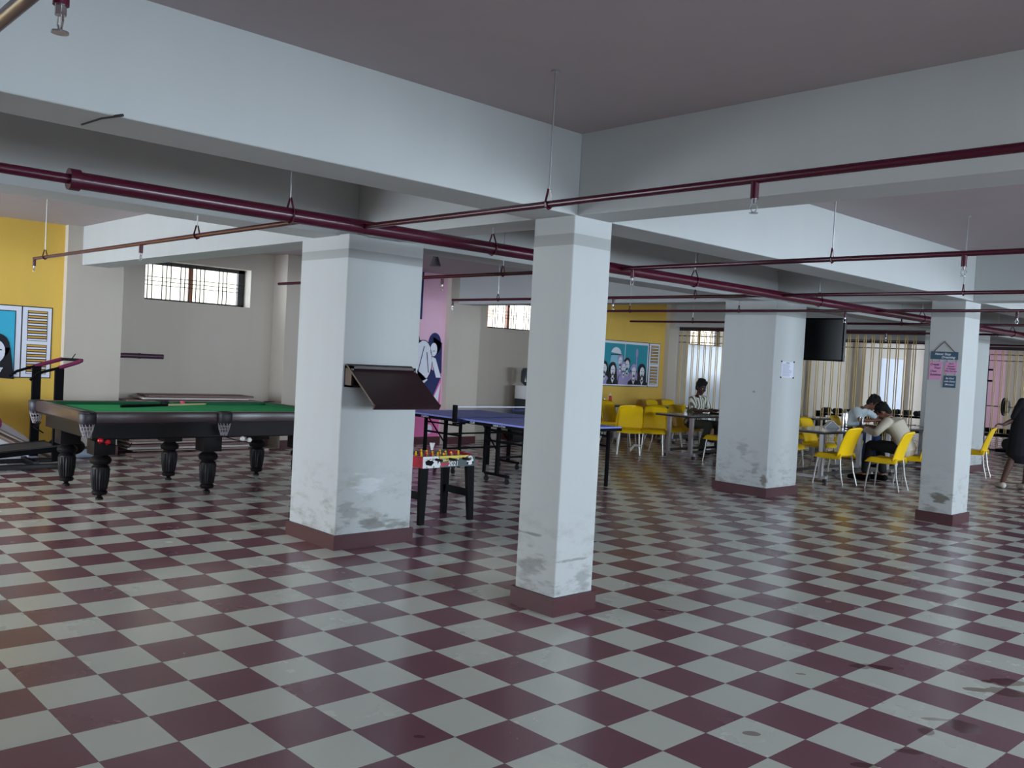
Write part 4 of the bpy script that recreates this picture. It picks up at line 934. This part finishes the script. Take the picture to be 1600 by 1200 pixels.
def hair(par, R, at, fringe=.0, vol=1.0):
    b = B()
    eball(b, at(-.022, 0, .055), R, (.100 * vol, .086 * vol, .088 * vol)); eball(b, at(-.060, 0, .0), R, (.052, .074, .085))
    eball(b, at(.035, 0, .098), R, (.052 * vol, .066 * vol, .036 * vol)); 
    for s in (-1, 1): eball(b, at(-.012, s * .066, .03), R, (.055, .016, .045))
    rr = random.Random(int(vol * 100))
    for k in range(26):
        a = rr.uniform(0, 2 * PI); t = rr.uniform(.1, 1.1); x = math.sin(t) * math.cos(a); y = math.sin(t) * math.sin(a); z = math.cos(t)
        eball(b, at(-.02 + x * .098 * vol, y * .082 * vol, .06 + z * .088 * vol), R, (.018, .018, .014), 8)
    if fringe: eball(b, at(.070, 0, .062), R, (.022, .058, .028 + fringe))
    return fuse('hair', b, HAIRM, par, .007, 2)
def hand(b, w, d, nrm, curl=.5, side=1, sc_=1.0):
    """palm plus five separate bent fingers. w wrist, d finger direction, nrm back of the hand, side = +1 when the thumb is on cross(nrm, d)"""
    d = Vector(d).normalized(); nrm = Vector(nrm); nrm = (nrm - d * nrm.dot(d)).normalized(); s = nrm.cross(d) * side
    etube(b, [(w, .026, .019), (w + d * .04, .036, .014), (w + d * .085, .041, .013)], s, 12)
    for k, (o, l) in enumerate(((.030, .070), (.010, .078), (-.011, .072), (-.030, .056))):
        r0 = w + d * .085 + s * o; c1 = curl * (1 + .12 * k); d1 = (d * math.cos(c1) - nrm * math.sin(c1)); d2 = (d * math.cos(c1 * 2.1) - nrm * math.sin(c1 * 2.1))
        p1 = r0 + d1 * l * .5; p2 = p1 + d2 * l * .5
        etube(b, [(r0 - d * .01, .0088, .0088), (p1, .0080, .0080), (p2, .0068, .0068)], s, 8)
    t0 = w + d * .025 + s * .028; t1 = t0 + (d * .75 + s * .6 - nrm * .25).normalized() * .038; t2 = t1 + (d * .95 + s * .1 - nrm * .35).normalized() * .032
    etube(b, [(t0, .012, .012), (t1, .010, .010), (t2, .008, .008)], d, 8)
def person(label, base, J, skin, cloth):
    """J: joints in world space. Shirt, trousers and shoes are children of the one-piece body."""
    T = thing('person', label, 'person', base); o0 = Vector(base)
    K = {k: Vector(v) - o0 for k, v in J.items() if k not in ('hf', 'hu', 'handL', 'handR', 'side')}
    side = Vector(J['side'])     # towards the person's left
    b = B()
    R, at = head(b, K['head'], J['hf'], J['hu'])
    fr = side.cross(Vector((0, 0, 1)))
    etube(b, [(K['neck'] - V(0, 0, .03), .055, .05), (K['neck'] + (K['head'] - K['neck']) * .6, .05, .052)], side)
    etube(b, [(K['hip'], .155, .105), (K['waist'], .135, .095), (K['chest'], .165, .112), (K['neck'] - V(0, 0, .035), .11, .07)], side, 18)
    for s, L_ in ((1, 'L'), (-1, 'R')):
        etube(b, [(K['sh' + L_], .048, .05), (K['el' + L_], .037, .037), (K['wr' + L_] - (K['wr' + L_] - K['el' + L_]) * .6, .036, .033), (K['wr' + L_], .026, .022)], side)
        h = J['hand' + L_]; hand(b, K['wr' + L_], h[0], h[1], h[2], h[3])
        etube(b, [(K['hp' + L_], .085, .085), (K['kn' + L_], .056, .056)], side); etube(b, [(K['kn' + L_], .055, .055), (K['kn' + L_].lerp(K['an' + L_], .35), .054, .056), (K['an' + L_], .034, .036)], side)
        ft = (K['toe' + L_] - K['an' + L_]); ft.z = 0
        etube(b, [(K['an' + L_] + V(0, 0, -.03), .034, .04), (K['an' + L_] + ft * .6 + V(0, 0, -.045), .038, .028), (K['toe' + L_] + V(0, 0, 0), .034, .018)], side)
    body = fuse('body', b, skin, T, .0075, 3)
    face_bits(T, R, at)
    hair(T, R, at, cloth.get('fringe', 0), cloth.get('vol', 1.0))
    e = .012
    # shirt
    b = B()
    hem = cloth.get('hem', 0)
    etube(b, [(K['hip'] + V(0, 0, hem), .178 + e, .128 + e), (K['waist'], .16 + e, .118 + e), (K['chest'], .178 + e, .125 + e), (K['neck'] - V(0, 0, .055), .125, .082)], side, 20)
    for s, L_ in ((1, 'L'), (-1, 'R')):
        el = K['sh' + L_].lerp(K['el' + L_], cloth['sleeve'] if cloth['sleeve'] <= 1 else 1)
        etube(b, [(K['sh' + L_] + side * (-.03 * s), .080, .082), (K['sh' + L_].lerp(el, .5), .062, .060), (el, .056 + .006 * (cloth['sleeve'] <= 1), .056)], side)
        if cloth['sleeve'] > 1:
            w = K['el' + L_].lerp(K['wr' + L_], cloth['sleeve'] - 1); etube(b, [(K['el' + L_], .054, .054), (w, .042, .040)], side)
    fuse('shirt', b, cloth['top'], T, .011, 3)
    b = B(); etube(b, [(K['neck'] - V(0, 0, .05), .085, .07), (K['neck'] - V(0, 0, .012), .068, .064)], side); fuse('collar', b, cloth['top'], T, .009, 1)
    if cloth.get('skirt'):
        h0, z0, z1, w0, w1 = cloth['skirt']; b = B(); etube(b, [(h0 - o0, w0, w0 * .8), (V(h0.x, h0.y, z1) - o0, w1, w1 * .8)], side, 20); fuse('skirt', b, cloth['legs'], T, .012, 3)
    else:
        b = B(); etube(b, [(K['hip'] + V(0, 0, .05), .165, .118), (K['hip'] - V(0, 0, .02), .17, .12)], side, 18)
        for L_ in 'LR':
            etube(b, [(K['hp' + L_], .098, .095), (K['kn' + L_], .073, .072)], side)
            etube(b, [(K['kn' + L_], .072, .072), (K['kn' + L_].lerp(K['an' + L_], .94), .058, .062)], side)
        fuse('trousers', b, cloth['legs'], T, .011, 3)
    for L_ in 'LR':
        b = B(); a, t = K['an' + L_], K['toe' + L_]; ft = (t - a); ft.z = 0; fl = -o0.z
        z = lambda p, h: V(p.x, p.y, h + fl)
        s2 = Vector((-ft.y, ft.x, 0)).normalized()
        etube(b, [(z(a - ft * .24, .046), .046, .046), (z(a + ft * .25, .052), .054, .052), (z(a + ft * .7, .044), .056, .044), (z(a + ft * 1.10, .032), .046, .032)], s2, 14)
        fuse('shoe', b, cloth['shoe'], T, .008, 2)
    return T
def skinm(n, c): return mat(n, c, .5, noise=.05)
def stripes():
    M = bpy.data.materials.new('striped_shirt_cloth'); M.use_nodes = True; t = M.node_tree; b = t.nodes['Principled BSDF']; b.inputs['Roughness'].default_value = .85
    co = t.nodes.new('ShaderNodeTexCoord'); w = t.nodes.new('ShaderNodeTexWave'); w.bands_direction = 'Y'; w.inputs['Scale'].default_value = 5.6; w.inputs['Distortion'].default_value = .8; w.inputs['Detail Scale'].default_value = .6
    t.links.new(co.outputs['Object'], w.inputs[0]); cr = t.nodes.new('ShaderNodeValToRGB'); cr.color_ramp.interpolation = 'CONSTANT'
    cr.color_ramp.elements[0].color = (*srgb((104, 102, 82)), 1); cr.color_ramp.elements[1].position = .36; cr.color_ramp.elements[1].color = (*srgb((226, 224, 214)), 1)
    t.links.new(w.outputs['Fac'], cr.inputs[0]); t.links.new(cr.outputs[0], b.inputs['Base Color']); return M
# man in the striped shirt, seated behind the table, facing +X
x, y = -7.20, 11.02
hf = V(.95, -.22, -.28)
J = dict(side=V(0, 1, 0), hip=(x, y, .53), waist=(x + .04, y, .70), chest=(x + .10, y, .90), neck=(x + .12, y, 1.06), head=(x + .17, y, 1.20), hf=hf, hu=(.3, 0, 1),
         shL=(x + .11, y + .19, .99), elL=(x + .24, y + .28, .78), wrL=(x + .47, y + .16, .80), shR=(x + .11, y - .19, .99), elR=(x + .24, y - .26, .78), wrR=(x + .47, y - .10, .79),
         handL=(V(.9, -.35, -.15), V(0, 0, 1), .45, -1), handR=(V(.9, .35, -.15), V(0, 0, 1), .45, 1),
         hpL=(x + .04, y + .10, .52), knL=(x + .48, y + .14, .54), anL=(x + .50, y + .15, .10), toeL=(x + .66, y + .17, .03), hpR=(x + .04, y - .10, .52), knR=(x + .48, y - .14, .54), anR=(x + .36, y - .15, .10), toeR=(x + .52, y - .16, .03))
person('person in a striped short-sleeved shirt seated before the pale mirror, looking down', (x, y, 0), J, skinm('deep_brown_skin', (66, 40, 34)),
       dict(top=stripes(), legs=mat('olive_trousers', (70, 70, 62), .85, noise=.1, bump=.3), shoe=BLACK, sleeve=.75, vol=1.08))
# man in the white t-shirt, leaning over the table, facing +X
x, y = -4.88, 12.42
J = dict(side=V(-.2, .98, 0), hip=(x, y, .53), waist=(x + .06, y, .70), chest=(x + .17, y + .02, .90), neck=(x + .29, y + .04, 1.03), head=(x + .43, y + .06, 1.11), hf=(.80, .28, -.62), hu=(.65, 0, 1),
         shL=(x + .26, y + .21, .96), elL=(x + .44, y + .32, .80), wrL=(x + .66, y + .18, .83), shR=(x + .24, y - .17, .97), elR=(x + .38, y - .26, .80), wrR=(x + .64, y - .02, .84),
         handL=(V(.7, -.6, .1), V(.1, 0, 1), .7, -1), handR=(V(.75, .6, .1), V(.1, 0, 1), .7, 1),
         hpL=(x + .04, y + .10, .52), knL=(x + .48, y + .16, .54), anL=(x + .50, y + .16, .10), toeL=(x + .68, y + .18, .03), hpR=(x + .04, y - .10, .52), knR=(x + .48, y - .12, .54), anR=(x + .42, y - .14, .10), toeR=(x + .60, y - .14, .03))
person('person in a pale blue-white t-shirt and jeans, eating with head bowed at the long tables', (x, y, 0), J, skinm('brown_skin', (128, 84, 66)),
       dict(top=mat('pale_tshirt', (206, 220, 224), .85, bump=.3), legs=mat('blue_jeans', (34, 56, 104), .85, noise=.1), shoe=BLACK, sleeve=.62))
# man in the cream shirt, back towards us, facing -X
x, y = -2.93, 10.40
J = dict(side=V(.1, -.99, 0), hip=(x, y, .53), waist=(x - .06, y - .02, .70), chest=(x - .17, y - .04, .88), neck=(x - .25, y - .05, .98), head=(x - .36, y - .04, 1.045), hf=(-.72, -.10, -.68), hu=(-.7, 0, 1),
         shL=(x - .21, y - .22, .93), elL=(x - .33, y - .33, .74), wrL=(x - .60, y - .22, .80), shR=(x - .21, y + .15, .93), elR=(x - .36, y + .26, .76), wrR=(x - .62, y + .12, .82),
         handL=(V(-.9, .4, 0), V(0, 0, 1), .6, -1), handR=(V(-.9, -.4, .1), V(0, 0, 1), .6, 1),
         hpL=(x - .04, y - .10, .53), knL=(x - .50, y - .12, .55), anL=(x - .58, y - .06, .12), toeL=(x - .80, y - .07, .03), hpR=(x - .04, y + .10, .53), knR=(x - .48, y + .14, .55), anR=(x - .42, y + .20, .12), toeR=(x - .62, y + .22, .03))
person('person in a cream shirt and black trousers bent over the long table', (x, y, 0), J, skinm('brown_skin', (128, 84, 66)),
       dict(top=mat('cream_shirt', (206, 196, 176), .8, bump=.4), legs=mat('black_trousers', (14, 13, 16), .8), shoe=BLACK, sleeve=1.7, hem=-.02, fringe=.01))
# person in dark dress at the right edge, one hand on the chair back
x, y = -1.85, 11.92
J = dict(side=V(-.7, -.7, 0), hip=(x + .02, y, .88), waist=(x + .04, y, 1.05), chest=(x + .07, y, 1.22), neck=(x + .10, y, 1.38), head=(x + .12, y, 1.52), hf=(-.4, .8, -.2), hu=(0, 0, 1),
         shL=(x - .02, y - .12, 1.32), elL=(x - .12, y - .10, 1.04), wrL=(x - .22, y - .19, .96), shR=(x + .19, y + .10, 1.32), elR=(x + .26, y + .16, 1.08), wrR=(x + .24, y + .22, .86),
         handL=(V(-.66, -.6, .05), V(-.2, 0, 1), .5, 1), handR=(V(0, .2, -1), V(1, 0, 0), .4, 1),
         hpL=(x - .05, y - .06, .84), knL=(x - .10, y - .10, .47), anL=(x - .20, y - .14, .11), toeL=(x - .30, y - .06, .03), hpR=(x + .09, y + .06, .84), knR=(x + .08, y + .06, .47), anR=(x + .04, y + .06, .11), toeR=(x - .06, y + .14, .03))
person('person in a loose black dress and white flats standing at the right edge', (x, y, 0), J, skinm('shaded_skin', (92, 62, 54)),
       dict(top=mat('black_dress', (16, 18, 28), .85), legs=mat('black_dress', (16, 18, 28), .85), shoe=mat('white_flats', (206, 198, 186), .6), sleeve=.9, hem=-.06, skirt=(V(x + .03, y + .02, 1.25), 1.25, .52, .19, .27)))
# ------------------------------------------------------------------ barred partition of the gym
BRASS = mat('brass_bar', (206, 176, 110), .45, .1)
RAILM = mat('dark_rail', (46, 36, 40), .4, .3)
def fence(name, x0, x1, y, label):
    t = thing(name, label, 'partition', (x0, y, 0)); n = int((x1 - x0) / .155)
    for k in range(n):
        x = .06 + k * .155
        obj('hairpin_bar', B().tube([(x, 0, .03), (x, 0, 2.30), (x + .008, 0, 2.335), (x + .02, 0, 2.345), (x + .032, 0, 2.335), (x + .04, 0, 2.30), (x + .04, 0, .03)], .0095, 7), BRASS, t, 60)
    for z, h, M in ((2.36, .075, RAILM), (2.24, .018, RAILM), (2.10, .016, RAILM)):
        obj('cross_rail', B().box(0, x1 - x0, .009, .024, z, z + h), M, t)
    obj('floor_rail', B().box(0, x1 - x0, -.015, .015, 0, .03), RAILM, t)
    return t
fence('bar_partition', -9.40, -3.98, 13.45, 'barred brass partition closing off the gym behind the dining tables')
fence('bar_partition', -5.9, -.9, 19.9, 'distant barred brass partition right of the third-row pillar')
tag(obj('gym_mirror', B().box(XC + .02, XC + .05, 14.25, 16.2, .3, 2.10, bev=.003), mat('mirror_reflection_white', (226, 234, 244), .15), None), 'tall gym mirror, coloured pale for its reflection, below the barred window behind the striped-shirt man', 'panel')  # mirror whose bright reflection is put in as a white gloss colour
tag(obj('gym_mirror', B().box(-9.54, -9.51, 23.6, 25.2, .2, 2.15, bev=.003), mat('mirror_reflection_white', (226, 234, 244), .15), None), 'narrow-looking gym mirror, coloured pale for its reflection, glimpsed through the bars behind the white t-shirt man', 'panel')
# ------------------------------------------------------------------ gym equipment
REDP = mat('dark_red_panel', (96, 26, 30), .5)
t = thing('exercise_bike', 'tall-handled exercise machine behind the bars beside the striped-shirt man', 'exercise machine', (-7.55, 14.2, 0), .5)
obj('base', B().box(-.5, .5, -.03, .03, .03, .09).box(-.5, -.44, -.25, .25, 0, .07).box(.44, .5, -.25, .25, 0, .07), DSTEEL, t)
obj('mast', B().tube([(.3, 0, .08), (.2, 0, .8), (.1, 0, 1.35)], .03, 10), WHITE, t, 40)
obj('handle', B().tube([(.1, -.28, 1.42), (.1, .28, 1.42)], .018, 10), BLACK, t, 40)
obj('handle_loop', B().tube([(.05, .2, 1.30), (.0, .32, 1.22), (-.02, .34, .95), (.02, .30, .82), (.08, .2, .80)], .02, 10), BLACK, t, 40)
obj('flywheel', B().tube([(-.1, -.03, .36), (-.1, .03, .36)], .25, 28), BLACK, t, 40)
obj('seat_post', B().tube([(-.3, 0, .08), (-.34, 0, .8)], .025, 10), STEEL, t, 40); obj('saddle', B().ball((-.34, 0, .84), .12, 14, (1.2, .8, .35)), RUB, t, 40)
def dbrack(x, y, label):
    t = thing('dumbbell_rack', label, 'weight rack', (x, y, 0))
    for z in (.32, .66): obj('shelf', B().box(-.8, .8, -.15, .15, z, z + .04), BLACK, t)
    for s in (-1, 1): obj('side_frame', B().box(s * .8 - .03, s * .8 + .03, -.2, .2, 0, .75), BLACK, t)
    for z in (.36, .70):
        for k in range(6):
            xx = -.65 + k * .26; d = obj('dumbbell', B().tube([(xx, -.13, z + .07), (xx, -.05, z + .07)], .065, 12).tube([(xx, .05, z + .07), (xx, .13, z + .07)], .065, 12).tube([(xx, -.05, z + .07), (xx, .05, z + .07)], .015, 8), RUB, t, 40)
dbrack(-6.6, 16.2, 'low black dumbbell rack behind the bars, nearer the broad far pillar'); dbrack(-6.3, 18.5, 'low black dumbbell rack behind the bars, behind the white t-shirt man')
t = thing('wall_poster', 'dark red framed board glimpsed between the bars right of the broad far pillar', 'poster', (-9.5, 18.7, 1.0)); obj('board', B().box(0, .02, -.25, .35, .0, .62), REDP, t); obj('frame', B().box(-.04, 0, -.28, .38, -.03, .65), BLACK, t)
t = thing('cable_machine', 'tall black cable machine with yellow and dark red pads left of the slim far pillar', 'exercise machine', (-4.75, 17.2, 0))
for s in (-1, 1): obj('upright', B().box(s * .45 - .05, s * .45 + .05, -.05, .05, 0, 2.15), BLACK, t)
obj('top_beam', B().box(-.5, .5, -.05, .05, 2.05, 2.15), BLACK, t); obj('weight_stack', B().box(-.16, .02, -.1, .1, .1, 1.3), REDP, t)
YP = mat('yellow_pad', (222, 170, 60), .5)
for x_, z_ in ((-.32, .55), (.2, .5), (.36, .9), (-.30, 1.05)): obj('pad', B().box(x_ - .09, x_ + .09, -.12, -.06, z_, z_ + .22, bev=.01), YP, t)
for z_ in (1.62, 1.85): obj('cross_bar', B().tube([(-.62, -.08, z_), (.62, -.08, z_)], .02, 8), BLACK, t, 40)
obj('pulley', B().tube([(-.3, -.10, 1.74), (-.3, -.06, 1.74)], .13, 20), RUB, t, 40); obj('pulley', B().tube([(0, -.10, 1.74), (0, -.06, 1.74)], .13, 20), RUB, t, 40)
t = thing('barbell', 'loaded barbell on its rack beyond the bars, right of the third-row pillar', 'barbell', (-4.95, 20.8, 0))
obj('bar', B().tube([(-1.0, 0, 1.02), (1.1, 0, 1.02)], .015, 10), CHROME, t, 40)
for x_ in (-.12, -.06): obj('plate', B().tube([(x_ - .02, 0, 1.02), (x_ + .02, 0, 1.02)], .22 - abs(x_ + .12), 26), RUB, t, 40)
for x_ in (-.8, .8): obj('rack_post', B().box(x_ - .03, x_ + .03, -.03, .03, 0, 1.0), BLACK, t)
t = thing('weight_bench', 'padded weight bench on the bright floor beneath the barbell', 'bench', (-4.8, 20.4, 0))
obj('pad', B().box(-1.0, .55, -.15, .15, .40, .50, bev=.02), BLACK, t); obj('frame', B().box(-.9, .5, -.03, .03, .30, .38).box(-.8, -.74, -.25, .25, 0, .35).box(.38, .44, -.25, .25, 0, .35), DSTEEL, t)
t = thing('plate_tree', 'low black weight stand beside the person in the dark dress', 'weight stand', (-3.9, 19.3, 0))
obj('stand_base', B().box(-.75, .6, -.2, .2, .03, .10).box(-.75, .6, -.2, .2, .38, .44), BLACK, t)
for k in range(4): obj('plate', B().tube([(-.5 + k * .3, -.16, .22), (-.5 + k * .3, .1, .22)], .14, 20), RUB, t, 40)
# end wall of the gym: pink mural stretch and clutter
struct('wall_back_paint', B().box(-9.5, -7.5, YE - .006, YE, .1, CZ), P_PINK, 'pink painted end wall stretch', bpy.data.objects['wall_back'])

# hairline crack on the soffit of the near beam
a, m_, c = unproj(128, 194, BZ), unproj(160, 184, BZ), unproj(192, 180, BZ)
struct('beam_crack', B().tube([(a.x, a.y, BZ), (m_.x, m_.y, BZ), (c.x, c.y, BZ)], .006, 6), mat('crack_dark', (44, 40, 42), .9), 'dark crack on the beam soffit')
